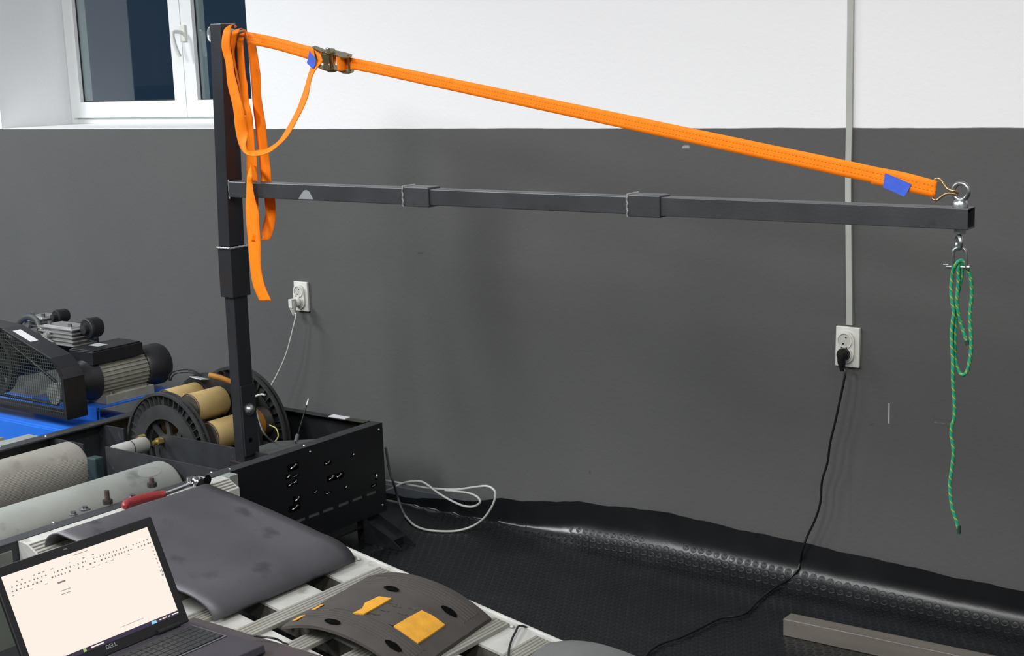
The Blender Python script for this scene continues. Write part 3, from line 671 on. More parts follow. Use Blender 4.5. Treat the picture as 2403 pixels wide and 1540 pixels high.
# boom
ba = atY(536, 424, YP); ba.z = atY(560, 427, YP).z; be = atY(2272, 489, YP)
HB = .0465; DB = .043
def boomseg(t0, t1, h, d, name, wall=None, m=steel, dz=0):
    a = ba.lerp(be, t0); c = ba.lerp(be, t1); dr = (be-ba).normalized(); upv = Vector((-dr.z, 0, dr.x))
    off = Vector((0, DB/2, 0)) - upv*(HB/2)+upv*dz
    return MB().beam(a+off, c+off, ay*d/2, upv*h/2, wall=wall).build(name, m, stand, bevel=.0028)
def tpx(x):
    p = atY(x, 424+(x-536)*.0375, YP); return (p.x-ba.x)/(be.x-ba.x)
boomseg(0, tpx(577), HB+.002, DB+.006, 'boom_socket')
boomseg(tpx(577), tpx(952), HB, DB, 'boom_tube')
boomseg(tpx(948), tpx(1007), HB+.008, DB+.010, 'boom_collar')
boomseg(tpx(1003), tpx(1478), HB-.002, DB-.003, 'boom_tube')
boomseg(tpx(1475), tpx(1550), HB+.008, DB+.010, 'boom_collar')
boomseg(tpx(1546), 1, HB-.001, DB, 'boom_tube', wall=.0032)
MB().box((be.x-.06, YP+.005, be.z-HB+.004), (be.x-.055, YP+DB-.005, be.z-.004)).build('tube_shadow_plug', rubber_hole, stand) if False else None
def vbead(x, half, m=weld):
    t = tpx(x); p = ba.lerp(be, t); b = MB()
    b.ring([p+Vector((.0015*math.sin(k*1.9), -.005, .004-k*(HB+.008)/10)) for k in range(11)], .003, 6)
    b.ring([p+Vector((.001*math.sin(k*2.1), -.005+k*(DB+.010)/8, .004)) for k in range(9)], .003, 6)
    b.build('weld_bead', m, stand)
vbead(947, 0); vbead(1474, 0)
p = ba+Vector((.001, -.001, 0))
b = MB(); b.ring([p+Vector((.001*math.sin(k*2), 0, .006-k*.0058)) for k in range(11)], .0026, 6); b.build('weld_bead', weld, stand)
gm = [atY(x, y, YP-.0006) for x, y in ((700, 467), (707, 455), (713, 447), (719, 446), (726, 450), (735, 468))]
MB().prism(gm, (0, .0004, 0)).build('pale_spot', mat('pale_steel', '96989c', .45, .3), stand)  # paler patch on the front of the boom tube
# eyebolt through the post near its top: D ring left, nut side right
ez = atY(485, 80, YP+.03)
MB().torus((pt.x-.029, YP+.031, ez.z-.002), (.25, 1, 0), .0205, .0052, 32, 10).build('post_eye', mat('bright_zinc', 'd0d3d4', .3, .7), stand)
MB().cyl((pt.x-.012, YP+.031, ez.z-.002), (pt.x, YP+.031, ez.z-.002), .012, n=20).build('eye_shank', zinc, stand)
MB().cyl((pt.x+wu, YP+.031, ez.z), (pt.x+wu+.012, YP+.031, ez.z), .014, n=6, smooth=False).ring([(pt.x+wu+.012, YP+.031, ez.z), (pt.x+wu+.055, YP+.035, ez.z+.002)], .005, 10).build('hook_bolt', zinc, stand)
# end eyebolts
eb = atY(2254, 485, YP+DB/2); exx = eb.x; topz = ba.lerp(be, (exx-ba.x)/(be.x-ba.x)).z
MB().torus((exx, YP+DB/2, topz+.0325), (0.15, 1, 0), .0175, .0050, 32, 10).build('eyebolt_ring', zinc, stand)
MB().ring([(exx, YP+DB/2, topz), (exx, YP+DB/2, topz+.004), (exx, YP+DB/2, topz+.010), (exx, YP+DB/2, topz+.016)], [.0165, .0160, .0155, .0105], 24).build('eyebolt_collar', zinc, stand)
botz = topz-HB
MB().cyl((exx-.0, YP+DB/2, botz-.011), (exx, YP+DB/2, botz), .0135, n=6, smooth=False).build('eye_nut_collar', zinc, stand)
EN = Vector((exx-.002, YP+DB/2, botz-.029))
MB().torus(EN, (1, .75, 0), .0135, .0052, 28, 10).build('eye_nut', zinc, stand)
# ---- shackle
sh = thing('bow_shackle', (exx, YP+DB/2, botz-.075), 'small zinc bow shackle hanging from the eye nut under the boom end', 'shackle')
bx, sz = exx, EN.z-.011
U = Vector((1, .15, 0)).normalized()
yc = EN.y
top = [Vector((bx, yc, 0))+U*(.0125*math.cos(a))*1.0 + Vector((0, 0, sz+.004*0+ .011*math.sin(a)-.012)) for a in [math.pi*k/10 for k in range(11)]]
path = [Vector((bx, yc, sz-.043))+U*.0145] + [Vector((bx, yc, sz-.028))+U*.0142] + top + [Vector((bx, yc, sz-.028))-U*.0142, Vector((bx, yc, sz-.043))-U*.0145]
MB().ring(catmull(path, 3), .0040, 8).build('shackle_bow', zinc, sh)
pc = Vector((bx, yc, sz-.043))
MB().ring([pc-U*.028, pc+U*.022], .0036, 10).build('shackle_pin', zinc, sh)
MB().obox(pc-U*.028, U*.006, Vector((0, .0015, 0)), Vector((0, 0, .006))).build('pin_head', zinc, sh, bevel=.001)
MB().cyl(pc+U*.016, pc+U*.022, .006, n=8).build('pin_nut', zinc, sh)
# ---- green rope
YR = yc
def rp(lst, dy=0): return [atY(x, y, YR+dy+(q[0] if q else 0)) for x, y, *q in lst]
rp_main = rp([(2250, 1246, 0), (2244, 1222), (2234, 1189), (2229, 1141), (2233, 1105), (2237, 1069), (2236, 1045), (2232, 1021), (2234, 998), (2239, 982), (2240, 950), (2238, 925), (2236, 890), (2236, 848), (2234, 815), (2233, 781), (2236, 750), (2238, 733), (2233, 700), (2232, 675), (2234, 650), (2238, 630, -.006), (2246, 618, -.008), (2251, 613, -.006), (2256, 616, 0), (2257, 646, .004), (2247, 694, .006), (2243, 742, .008), (2241, 790, .008), (2241, 838, .008), (2249, 870, .008), (2261, 880, .008), (2272, 864, .008), (2279, 814, .01), (2276, 742, .012), (2280, 694, .012), (2278, 655, .010), (2270, 630, .006), (2262, 616, .004), (2254, 612, .002), (2249, 624, -.004), (2249, 660, -.002), (2246, 700, 0), (2249, 735, .004), (2258, 770, .008), (2270, 806, .010)])
rope = thing('rope', (exx, YR, .54), 'thin green rope with yellow flecks looped over the shackle, one end dangling', 'rope')
MB().ring(catmull(rp_main, 5), .0042, 8).build('rope_strand', rope_green, rope)
MB().ring([rp_main[0]-Vector((0, 0, .006)), rp_main[0]+Vector((0, 0, .012))], [.005, .0048], 8).build('rope_end', mat('dark_green_end', '17382c', .8), rope)
q = rp_main[-1]; MB().ring([q-Vector((-.001, 0, .004)), q+Vector((-.002, 0, .006))], .0047, 8).build('rope_end', mat('dark_green_end', '17382c', .8), rope)

# ================================================================== ORANGE RATCHET STRAP
YS = YP+DB/2
strap = thing('ratchet_strap', (-2.2, YS, 1.3), 'orange ratchet strap stretched from post top to boom end, its tail hanging by the post', 'strap')
A = [(577, 74, 581, 103, YS+.01), (640, 86, 641, 115, YS+.005), (700, 102, 697, 131, YS), (740, 112, 735, 142, YS), (790, 124, 786, 153, YS)]
ribbon(pxr(A), 3).build('webbing', web_m, strap, solid=.0022)
def sl_(x): return 135+(x-822)*.2082
B_ = [(800, 131, 796, 158, YS)] + [(x+3, sl_(x)+ (2 if x > 2100 else 0), x-3, sl_(x)+25+(x-822)*.0112, YS) for x in (870, 1000, 1200, 1400, 1600, 1800, 2000, 2120)] + [(2198, 424, 2193, 463, YS)]
main_web = ribbon(pxr(B_), 3).build('webbing', web_m, strap, solid=.0024)
# doubled over end, sewn
C_ = [(2050, 391, 2044, 431, YS-.004), (2120, 404, 2114, 447, YS-.005), (2185, 421, 2180, 461, YS-.005), (2197, 424, 2192, 463, YS-.003), (2199, 424, 2194, 463, YS)]
ribbon(pxr(C_), 3).build('sewn_end', web_m, strap, solid=.002)
def tape(px, Yt, parent, nm='blue_tape'):
    P_ = [atY(x, y, Yt) for x, y in px]; n_ = len(P_)
    return MB().prism(P_, (0, .0006, 0)).build(nm, blue_tape, parent)
tape([(2077, 406), (2106, 418), (2138, 432), (2131, 448), (2121, 462), (2096, 450), (2072, 440), (2074, 424)], YS-.0088, strap)
# hook wires
hw1 = [atY(x, y, Yd) for x, y, Yd in ((2194, 445, YS), (2192, 430, YS), (2194, 422, YS-.002), (2201, 419, YS-.004), (2207, 422, YS-.004), (2214, 432, YS-.004), (2221, 441, YS-.004), (2232, 447, YS-.006), (2243, 449, YS-.004), (2247, 453, YS+.004), (2242, 454, YS+.008))]
hw2 = [atY(x, y, Yd) for x, y, Yd in ((2194, 445, YS), (2189, 462, YS), (2190, 467, YS-.002), (2197, 470, YS-.004), (2204, 466, YS-.004), (2212, 460, YS-.004), (2221, 455, YS-.006), (2232, 454, YS-.007), (2242, 456, YS-.004), (2245, 461, YS+.004), (2240, 461, YS+.008))]
MB().ring(catmull(hw1, 4), .0026, 8).build('hook', zinc_gold, strap); MB().ring(catmull(hw2, 4), .0026, 8).build('hook', zinc_gold, strap)
# hanging loops.  rows: xl yl xr yr Yl Yr
YF = YP-.02
R1 = [(556, 62, 551, 66, YP+.045, YP+.03), (549, 57, 549, 59, YP+.02), (538, 60, 543, 62, YP-.005), (526, 70, 541, 74, YF-.005), (521, 92, 540, 92, YF-.008), (520.5, 110, 540.5, 110, YF-.004), (523.5, 126, 543, 125, YF), (529, 145, 547.5, 145, YF), (531, 162, 549, 164, YF), (532.5, 185, 553, 185, YF), (535, 202, 557.5, 201, YF), (541, 227, 563, 226, YF), (547, 252, 570, 250, YF), (550, 275, 575, 275, YF, YF+.006), (551, 292, 580, 294, YF, YF+.014), (556, 322, 583, 311, YF, YF+.018), (563, 345, 579, 328, YF, YF), (571, 357, 577, 341, YF-.012, YF-.004), (582, 364, 584, 354, YF-.02, YF-.004), (601, 366.5, 604, 353, YF-.022, YF-.004), (629, 359.5, 629, 347.5, YF-.022, YF-.004), (649, 346, 653, 331, YF-.02, YF-.002), (671, 326, 669, 308, YF-.018, YF), (686, 304, 684, 282, YF-.012, YF+.004), (699, 279, 697, 256, YF-.01, YF+.006), (712, 254, 706, 232, YF-.006, YF+.01), (723, 226, 713, 212, YF, YF+.012), (728, 200, 718, 195, YF+.004, YF+.016), (733, 180, 724, 174, YF+.008, YF+.02), (744, 160, 731, 155, YF+.01, YF+.022), (755, 148, 742, 142, YF+.012, YF+.022)]
ribbon(pxr(R1), 5).build('tail_loop', tail_m, strap, solid=.0016)
R2 = [(579, 84, 577, 92, YP+.06, YP+.05), (576, 70, 573, 74, YP+.04, YP+.03), (556, 69, 567, 66, YP, YP+.015), (543, 76, 561, 74, YF, YF+.008), (541.5, 92, 556, 87, YF, YF+.012), (542.5, 107, 552, 107, YF, YF+.016), (545, 123, 550, 124, YF+.004, YF+.022), (550, 150, 552.5, 148, YF+.006, YF+.024), (555, 180, 559, 180, YF+.006, YF+.024), (561, 205, 564, 205, YF+.006, YF+.024), (566, 240, 570, 240, YF+.008, YF+.022), (573, 270, 578, 270, YF+.014, YF+.022)]
ribbon(pxr(R2), 5).build('tail_loop', tail_m, strap, solid=.0016)
YM = YP+.062
R3 = [(561, 80, 575, 76, YP+.055, YP+.06), (557, 92, 572, 92, YM-.006), (555, 102, 571, 104, YM), (557, 122, 572, 120, YM), (558.5, 144, 573.5, 140, YM), (558.5, 160, 575, 162, YM), (561, 180, 577, 180, YM), (563, 200, 581, 200, YM), (564.5, 225, 582.5, 225, YM), (566.5, 242, 584.5, 240, YM), (570, 254, 588.5, 256, YM-.008), (573.5, 262, 590, 262, YM-.012), (577, 280, 593, 280, YM-.008), (580.5, 300, 594.5, 300, YM), (580.5, 325, 596.5, 325, YM), (579, 350, 598, 350, YM), (578.5, 370, 602, 370, YM), (578, 400, 603.5, 400, YM), (579, 430, 605, 430, YM), (583, 470, 606, 470, YM-.01), (586, 510, 608, 510, YM-.03), (588, 545, 610, 545, YM-.06)]
ribbon(pxr(R3), 5).build('tail_loop', tail_m, strap, solid=.0016)
R4 = [(576, 75, 590, 80, YP+.06, YP+.055), (579, 95, 598, 98, YM+.012), (581, 106, 600.5, 107, YM+.014), (584.5, 133, 605, 133, YM+.014), (588, 175, 611, 175, YM+.014), (590.5, 200, 612.5, 200, YM+.014), (592, 226, 613, 226, YM+.014), (594, 252, 616.5, 252, YM+.014), (599, 291, 623, 291, YM+.014), (603, 330, 626.5, 330, YM+.014), (608.5, 369, 631.5, 369, YM+.014), (611, 400, 635, 400, YM+.014), (614.5, 430, 638, 430, YM+.014), (621, 467, 645, 467, YM+.010), (623.5, 502, 647, 502, YM+.006), (618, 526, 643.5, 530, YM), (613.5, 546, 638, 550, YM-.014), (616, 556, 632, 562, YM-.03), (614, 561, 620, 563.5, YM-.05), (604, 556, 606, 566, YM-.07), (592, 548, 590, 566, YM-.082)]
ribbon(pxr(R4), 5).build('tail_loop', tail_m, strap, solid=.0016)
YG = YP-.014
R5 = [(588, 384, 589.5, 384, YM-.012, YM-.02), (584.5, 398, 591, 398, YP+.03, YP+.01), (580.5, 412, 592, 412, YG, YG-.006), (579, 430, 592.5, 430, YG), (578.5, 445, 594, 445, YG), (578, 462, 597.5, 462, YG), (577, 480, 602, 480, YG), (577, 502, 607.5, 502, YG), (578.5, 524, 608.5, 524, YG), (580.5, 545, 610, 545, YG), (582.5, 570, 611.5, 570, YG), (584.5, 596, 612, 596, YG), (587, 623, 612.5, 623, YG), (590, 650, 616, 650, YG), (596.5, 677, 623.5, 677, YG), (609.5, 707, 636.5, 705.5, YG)]
ribbon(pxr(R5), 5).build('tail_end', tail_m, strap, solid=.0016)
# ratchet buckle: local frame u along strap, v across, nn towards us
o0 = atY(782, 139, YS); o1 = atY(822, 148, YS); u = (o1-o0).normalized(); v = Vector((-u.z, 0, u.x)); nn = (Vector((0, -1, 0)) - v*.30).normalized(); v = (v - nn*v.dot(nn)).normalized()
RS = 1.22
def L3(a, c, d): return o0 + (u*(a*RS+.004) + v*c + nn*d*1.25)
k = 1/795.0*1.28   # metres along u per image px near here
rat = MB()
def side_plate(vc, prof, m, name):
    return MB().prism([L3(a, vc-.0012, d) for a, d in prof], v*.0024).build(name, m, strap, bevel=.0004)
prof1 = [(-.022, -.008), (.028, -.009), (.055, -.006), (.062, .004), (.058, .016), (.044, .021), (.028, .016), (.010, .014), (-.004, .021), (-.018, .020), (-.024, .008)]
side_plate(.0225, prof1, zinc_yellow, 'ratchet_side'); side_plate(-.0225, prof1, zinc_yellow, 'ratchet_side')
prof2 = [(-.062, .006), (-.05, .012), (-.02, .020), (.006, .022), (.012, .010), (.002, .002), (-.02, .006), (-.045, .000), (-.06, -.002)]
side_plate(.0265, prof2, zinc_yellow, 'handle_side'); side_plate(-.0265, prof2, zinc_yellow, 'handle_side')
MB().ring([L3(-.056, -.027, .003), L3(-.056, .027, .003)], .0042, 10).build('handle_bar', zinc_yellow, strap)
MB().prism([L3(-.016, -.022, .0215), L3(.006, -.022, .0215), L3(.004, 0, .0235), L3(.010, .022, .0215), L3(-.018, .022, .0215), L3(-.010, 0, .0235)], nn*.0022).build('pawl_plate', zinc_yellow, strap, bevel=.0006)
MB().ring([L3(-.002, -.029, .008), L3(-.002, .031, .008)], .006, 12).build('spindle', zinc_yellow, strap)
MB().cyl(L3(-.002, .0265, .008), L3(-.002, .0305, .008), .015, n=22).build('ratchet_gear', zinc_yellow, strap)
MB().cyl(L3(-.002, -.0265, .008), L3(-.002, -.0305, .008), .015, n=22).build('ratchet_gear', zinc_yellow, strap)
MB().ring([L3(.032, -.0185, .010), L3(.032, .0185, .010)], .0125, 20).build('wound_webbing', tail_m, strap)
MB().ring([L3(.050, -.026, .004), L3(.050, .026, .004)], .0035, 10).build('anchor_bolt', zinc_yellow, strap)
MB().ring(catmull([L3(-.012, .031, .008), L3(-.008, .034, .010), L3(-.002, .034, .010)], 3), .004, 8).build('lock_pin', zinc, strap)
r6 = [(737, 116, 755, 128, YS-.012, YS-.02), (744, 133, 757, 142, YS-.02, YS-.028), (744, 152, 750, 158, YS-.024, YS-.026)]
ribbon(pxr(r6), 4).build('webbing_fold', web_m, strap, solid=.0016)
tape([(726, 119), (741, 139), (740, 145), (741, 151), (734, 162), (720, 148), (723, 133)], YS-.031, strap)

# ================================================================== ALUMINIUM RAMP
ramp = thing('loading_ramp', (-2.65, 2.46, 0), 'aluminium ramp of wide planks and ribbed rungs sloping down from the bench to the right', 'ramp')
sv = Vector((1, 0, -.157)).normalized(); nv = Vector((.157, 0, 1)).normalized()
XE = -1.60
MB().prism([(-3.276, 2.10, ZT), (-3.24, 2.10, ZT-.004), (-3.195, 2.10, ZT-.026), (-3.195, 2.10, ZT-.075), (-3.276, 2.10, ZT-.075)], (0, .70, 0)).build('header_bar', alu, ramp, bevel=.0015)
MB().box((-3.276, 2.803, ZT-.062), (-3.238, 2.836, ZT+.001)).build('header_end', alu_gray, ramp, bevel=.001)
for k in range(4):
    xk = -3.238+k*.0105; zk_ = ZT-.005-k*.0052; MB().box((xk, 2.105, zk_-.006), (xk+.005, 2.795, zk_+.0015)).build('header_rib', alu_rib, ramp)
def plank(y0, y1):
    pr = lambda a, c: [(-3.25, deckz(-3.25)-a), (XE, deckz(XE)-a), (XE, deckz(XE)-c), (-3.25, deckz(-3.25)-c)]
    o = MB().prism([(x, y0, z) for x, z in pr(0, .007)], (0, y1-y0, 0)).build('plank', alu, ramp, bevel=.002)
    if y1-y0 > .05:
        for ya in (y0+.002, y1-.006): MB().prism([(x, ya, z) for x, z in pr(.0075, .055)], (0, .004, 0)).build('plank_web', mat('web_shade', '55534c', .6, .2, .15, 12), o)  # shade inside the hollow planks put into the web colour
for y0, y1 in ((2.66, 2.818), (2.422, 2.578), (2.175, 2.333), (2.105, 2.118)): plank(y0, y1)
MB().prism([(x, 2.818, z) for x, z in ((-3.25, deckz(-3.25)+.004), (XE, deckz(XE)+.004), (XE, deckz(XE)-.07), (-3.25, deckz(-3.25)-.07))], (0, .004, 0)).build('side_rail', alu, ramp, bevel=.001)
MB().prism([(x, 2.100, z) for x, z in ((-3.25, deckz(-3.25)+.02), (XE, deckz(XE)+.02), (XE, deckz(XE)-.07), (-3.25, deckz(-3.25)-.07))], (0, .004, 0)).build('side_rail', alu_gray, ramp, bevel=.001)
rungs = [-2.716-.1335*3, -2.716-.1335*2, -2.849, -2.716, -2.582, -2.449, -2.316, -2.183, -2.050, -1.917, -1.784]
for x1 in rungs:
    x0 = x1-.050; b = MB(); th = .009
    prof = [(x0, 0)]
    for q in range(5):
        xa = x0+.050*q/5; prof += [(xa+.0014, th), (xa+.0080, th), (xa+.0088, th-.0022), (xa+.0096, th-.0022)]
    prof += [(x1, th), (x1, 0)]
    pr = [(x, 2.103, deckz(x)+z) for x, z in prof]
    o = b.prism(pr, (0, .684, 0)).build('rung', alu_rib, ramp)
    MB().ring([(x1+.006, 2.789, deckz(x1)+.001), (x1+.006, 2.789, deckz(x1)+.006)], [.007, .005], 10).build('rivet', alu, o)
for x in (-3.1, -1.75):
    MB().box((x, 2.12, .004), (x+.04, 2.16, deckz(x)-.056)).build('ramp_leg', alu_gray, ramp)
    MB().box((x, 2.77, .004), (x+.04, 2.81, deckz(x)-.056)).build('ramp_leg', alu_gray, ramp)
    MB().box((x, 2.12, deckz(x)-.09), (x+.04, 2.81, deckz(x)-.0605)).build('cross_tube', alu_gray, ramp)
# far ramp on the other side
fr_ = thing('loading_ramp', (-4.5, 2.45, 0), 'aluminium ramp behind the bench at the left edge, sloping toward the blue compressor', 'ramp')
MB().box((XF-.085, 2.10, ZT-.06), (XF-.003, 2.83, ZT-.008)).build('header_bar', alu_gray, fr_, bevel=.002)
for y0, y1 in ((2.66, 2.82), (2.42, 2.58), (2.10, 2.33)):
    MB().prism([(-4.285, y0, .375), (-5.0, y0, .27), (-5.0, y0, .22), (-4.285, y0, .325)], (0, y1-y0, 0)).build('plank', alu_gray, fr_, bevel=.002)
for x in (-4.42, -4.56, -4.7): MB().prism([(x, 2.1, .375+(x+4.285)*.147), (x-.06, 2.1, .375+(x-.06+4.285)*.147), (x-.06, 2.1, .385+(x-.06+4.285)*.147), (x, 2.1, .385+(x+4.285)*.147)], (0, .72, 0)).build('rung', alu_rib, fr_)
MB().box((-4.95, 2.14, .004), (-4.91, 2.78, .22)).build('ramp_leg', alu_gray, fr_)
MB().box((-4.36, 2.14, .004), (-4.32, 2.78, .31)).build('ramp_leg', alu_gray, fr_)

# ================================================================== CURVED STEEL SHEET ON THE RAMP
prof = []
zl = .4250
for k in range(10):
    a = math.pi/2*k/9; prof.append((-3.213+.050*(1-math.cos(a)), zl-.040+.040*math.sin(a)))
for k in range(1, 12):
    t = k/12; x_ = -3.163+(-2.79+3.163)*t; prof.append((x_, zl*(1-t)+(deckz(-2.79)+.064)*t+.004*math.sin(math.pi*t)))
for k in range(11):
    a = math.pi/2*(1-k/10); prof.append((-2.79+.098*math.cos(a), deckz(-2.79+.098*math.cos(a))+.0115+.0525*math.sin(a)))
rows = []
for j in range(14):
    f_ = j/13; rows.append([Vector((x, (2.146+.100*(x+3.17)/.48)+.51*f_, z)) for x, z in prof])
sh_ = MB().grid(rows).build('steel_sheet', plate_dark, solid=.005)
tag(sh_, 'dark gray curved metal sheet lying arched over the top of the ramp', 'metal sheet')

# ================================================================== SPEED BUMPS ON THE RAMP
def bump(FL, ex, Lw, Ll, H, m, label, holes, thick=.012, z0=.010):
    ex = Vector(ex).normalized(); ey = Vector((ex.y, -ex.x, 0)); ang = math.radians(58)
    root = thing('speed_bump', (FL[0], FL[1], deckz(FL[0])), label, 'speed bump')
    def P(a, c, off=0, lift=0):   # a 0..1 across, c metres towards us
        x, y = Vector((FL[0], FL[1])) + Vector((ex.x, ex.y))*a*Lw + Vector((ey.x, ey.y))*c if False else (FL[0]+ex.x*a*Lw+ey.x*c, FL[1]+ex.y*a*Lw+ey.y*c)
        t = 2*a-1; z = H*(1-abs(t)**2.2) + off
        return Vector((x, y, deckz(x)+z0+z+lift))
    n, mm = 28, 26; g = []
    for j in range(mm+1):
        c = Ll*j/mm; edge = 1-math.exp(-min(c, Ll-c)/.012)
        row = []
        for i in range(n+1):
            a = i/n; gro = -.0022 if (0.3 < c/Ll < .7 and abs((c/Ll-.5)) > .19) else 0
            row.append(P(a, c, .010+gro-.004*(1-edge)))
        g.append(row)
    b = MB().grid(g)
    low = [[P(i/n, Ll*j/mm, -thick+.010 if 2 < i < n-2 else -.001) for i in range(n+1)] for j in (0, mm)]
    # underside and rims
    und = [[P(i/n, Ll*j/4, (-thick+.010) if 1 < i < n-1 else 0) for i in range(n+1)] for j in range(5)]
    b.grid(und)
    for j, e in ((0, und[0]), (mm, und[-1])): b.grid([g[j], e], False)
    b.grid([[r[0] for r in g[::1]], [P(0, Ll*j/mm, 0) for j in range(mm+1)]], False); b.grid([[r[-1] for r in g], [P(1, Ll*j/mm, 0) for j in range(mm+1)]], False)
    b.build('bump_body', m, root)
    # tread ridges across
    for cfr in (.08, .11, .14, .17, .20, .24, .72, .76, .79, .82, .85, .88) if holes else ():
        rb = MB(); pts = [P(.06+.88*i/20, Ll*cfr, .0102) for i in range(21)]
        rb.ring(pts, .0020, 5); rb.build('tread_ridge', m, root)
    def hit(px, py):
        a = c = .5; off = .05
        for _ in range(12):
            q = onplane(px, py, off); d = Vector((q.x-FL[0], q.y-FL[1], 0)); a = d.dot(ex)/Lw; c = d.dot(ey)
            off = z0 + H*(1-abs(min(max(2*a-1, -1), 1))**2.2)+.010
        return a, c
    return root, P, hit
FL = (-2.597, 2.722); ex = (.9935, .1137, 0)
bp, BP, BH = bump(FL, ex, .375, .385, .046, rubber, 'black rubber speed bump piece with two orange-yellow reflective patches on the ramp', True)
def z4(a, c): return (400+a/2.289, 1180+c/2.289)
for poly in ([(1350, 585), (1412, 615), (1475, 662), (1405, 712), (1330, 760), (1262, 715), (1200, 670), (1275, 625)], [(980, 600), (1030, 575), (1045, 545), (1120, 510), (1187, 520), (1120, 560), (1040, 605), (1010, 603)]):
    pts = [BH(*z4(*q)) for q in poly]
    n_ = 9; rows = []
    # fan-fill the patch with rings so it follows the curve
    ca = sum(q[0] for q in pts)/len(pts); cc = sum(q[1] for q in pts)/len(pts)
    rings = [[BP(ca+(a-ca)*k/4, cc+(c-cc)*k/4, .0138) for a, c in pts+[pts[0]]] for k in (.02, 1, 2, 3, 4)]
    rings.append([q - Vector((0, 0, .0036)) for q in rings[-1]])
    MB().grid(rings, False).build('reflector_patch', yellow_ref, bp)
for px_, py_ in ((1186, 465), (1497, 587), (870, 643), (1197, 773)):
    a, c = BH(*z4(px_, py_)); s_ = MB(); rim = []
    for k in range(20):
        t = 2*math.pi*k/20; rr = .0175*(1+.25*math.cos(2*t)+.08*math.cos(4*t)); rim.append(BP(a+rr*math.cos(t)/.375, c+rr*.9*math.sin(t), .0128))
    s_.add(rim, [tuple(range(20))]); s_.build('bolt_hole', rubber_hole, bp)
for px_, py_ in ((1195, 545), (1150, 582), (1100, 600), (1180, 655), (1245, 600), (1300, 572), (1215, 560)):
    a, c = BH(*z4(px_, py_)); MB().obox(BP(a, c, .0112), Vector((.009, .004, -.003)), Vector((.001, .003, 0)), Vector((0, 0, .0012))).build('tread_lug', rubber, bp, bevel=.0006)
# reflective edges that wrap over the left side of the bump
for px_, py_ in ((750, 1446), (800, 1421)):
    a, c = BH(px_+6, py_+6); a = .05
    MB().grid([[BP(a+.02*i, c+.018*math.cos(math.pi*j/6), .0118) for j in range(7)] for i in range(3)]).build('reflector_patch', yellow_ref, bp, solid=.001)
bp2, _, _ = bump((-2.045, 2.765), (1, .12, 0), .40, .42, .05, rubber_gray, 'smooth gray rubber bump piece at the bottom of the ramp, cut off by the frame', False)

# ================================================================== RATCHET WRENCH on the header
wr = thing('ratchet_wrench', (-3.24, 2.55, ZT), 'chrome ratchet wrench with a red handle lying along the top of the ramp', 'wrench')
zW = ZT+.014
wp = [atZ(x, y, zW) for x, y in ((293, 1190), (300, 1182), (330, 1172), (365, 1163), (388, 1159))]
MB().ring(catmull(wp, 4), [.005, .0095, .0125, .013, .0135, .0138, .014, .014, .0138, .0136, .0132, .0128, .0122, .0115, .0108, .0105, .010], 14).build('red_handle', red_handle, wr)
s0, s1_ = atZ(386, 1160, zW), atZ(449, 1136, zW+.002)
MB().ring([s0, s0.lerp(s1_, .1), s1_], [.0085, .007, .0078], 12).build('shaft', chrome, wr)
hd = atZ(462, 1132, zW+.004)
dirw = (s1_-s0).normalized(); sidew = dirw.cross(Vector((0, 0, 1)))
MB().ring([hd-sidew*.016, hd-sidew*.012, hd+sidew*.012, hd+sidew*.016], [.012, .0175, .0175, .012], 24).build('ratchet_head', chrome, wr)
h2 = atZ(447, 1126, zW+.012); MB().ring([h2-Vector((0, 0, .01)), h2+Vector((0, 0, .008))], [.013, .011], 20).build('drive_knob', chrome, wr)
h3 = hd+dirw*.03; MB().ring([h3-sidew*.014, h3+sidew*.014], .015, 20).build('socket_piece', mat('dark_chrome', '3a3a3c', .25, .9), wr)

# ================================================================== LAPTOP and case
YL = 1.968; WLp = .405; zL = .40; xh = -2.441
lap = thing('laptop', (-2.33, YL-WLp/2, .375), 'open black laptop with a bright blank spreadsheet on its screen, on the dark case', 'laptop')
bd = .235
MB().prism([(xh, YL-WLp, .377), (xh+bd, YL-WLp, .377), (xh+bd+.004, YL-WLp, .384), (xh+bd, YL-WLp, .3985), (xh, YL-WLp, .4)], (0, WLp, 0)).build('base', lap_rest, lap, bevel=.002)
kb = MB().box((xh+.022, YL-WLp+.012, .3995), (xh+.135, YL-.012, .4012)).build('keyboard_tray', lap_trim, lap, bevel=.001)
MB().box((xh+.026, YL-WLp+.016, .4008), (xh+.131, YL-.016, .4015)).build('key_well', lap_black, kb)
b0 = None
for r0 in range(6):
    for c0 in range(18):
        x = xh+.0345+r0*.0174; y = YL-.0262-c0*.0190
        if y < YL-WLp+.02: continue
        if b0 is None:
            b0 = MB().box((x-.0078, y-.0085, .4012), (x+.0078, y+.0085, .4034)).build('keycap', key_m, kb, bevel=.0008); bx0 = (x, y)
        else:
            o = b0.copy(); COL.objects.link(o); o.parent = kb; o.location = (x-bx0[0], y-bx0[1], 0)
MB().box((xh+.15, YL-WLp/2-.06, .3992), (xh+.215, YL-WLp/2+.03, .4000)).build('touchpad', lap_black, lap, bevel=.0005)
# lid
lo = Vector((xh, YL, .400)); lt = Vector((-2.541, YL-.003, .628)); lu = (lt-lo); H_ = lu.length; lu.normalize(); ln = Vector((lu.z, 0, -lu.x)).normalized()  # facing +X
def LP(a, c, d=0): return lo + lu*a + Vector((0, -1, 0))*c + ln*d   # a up the lid, c to the left
lid = MB().obox(LP(H_/2, WLp/2, -.0045), lu*H_/2, Vector((0, WLp/2, 0)), ln*.0045).build('lid', lap_black, lap, bevel=.003)
MB().cyl(LP(.004, .03, 0), LP(.004, .09, 0), .007, n=16).cyl(LP(.004, WLp-.09, 0), LP(.004, WLp-.03, 0), .007, n=16).build('hinge', lap_black, lap)
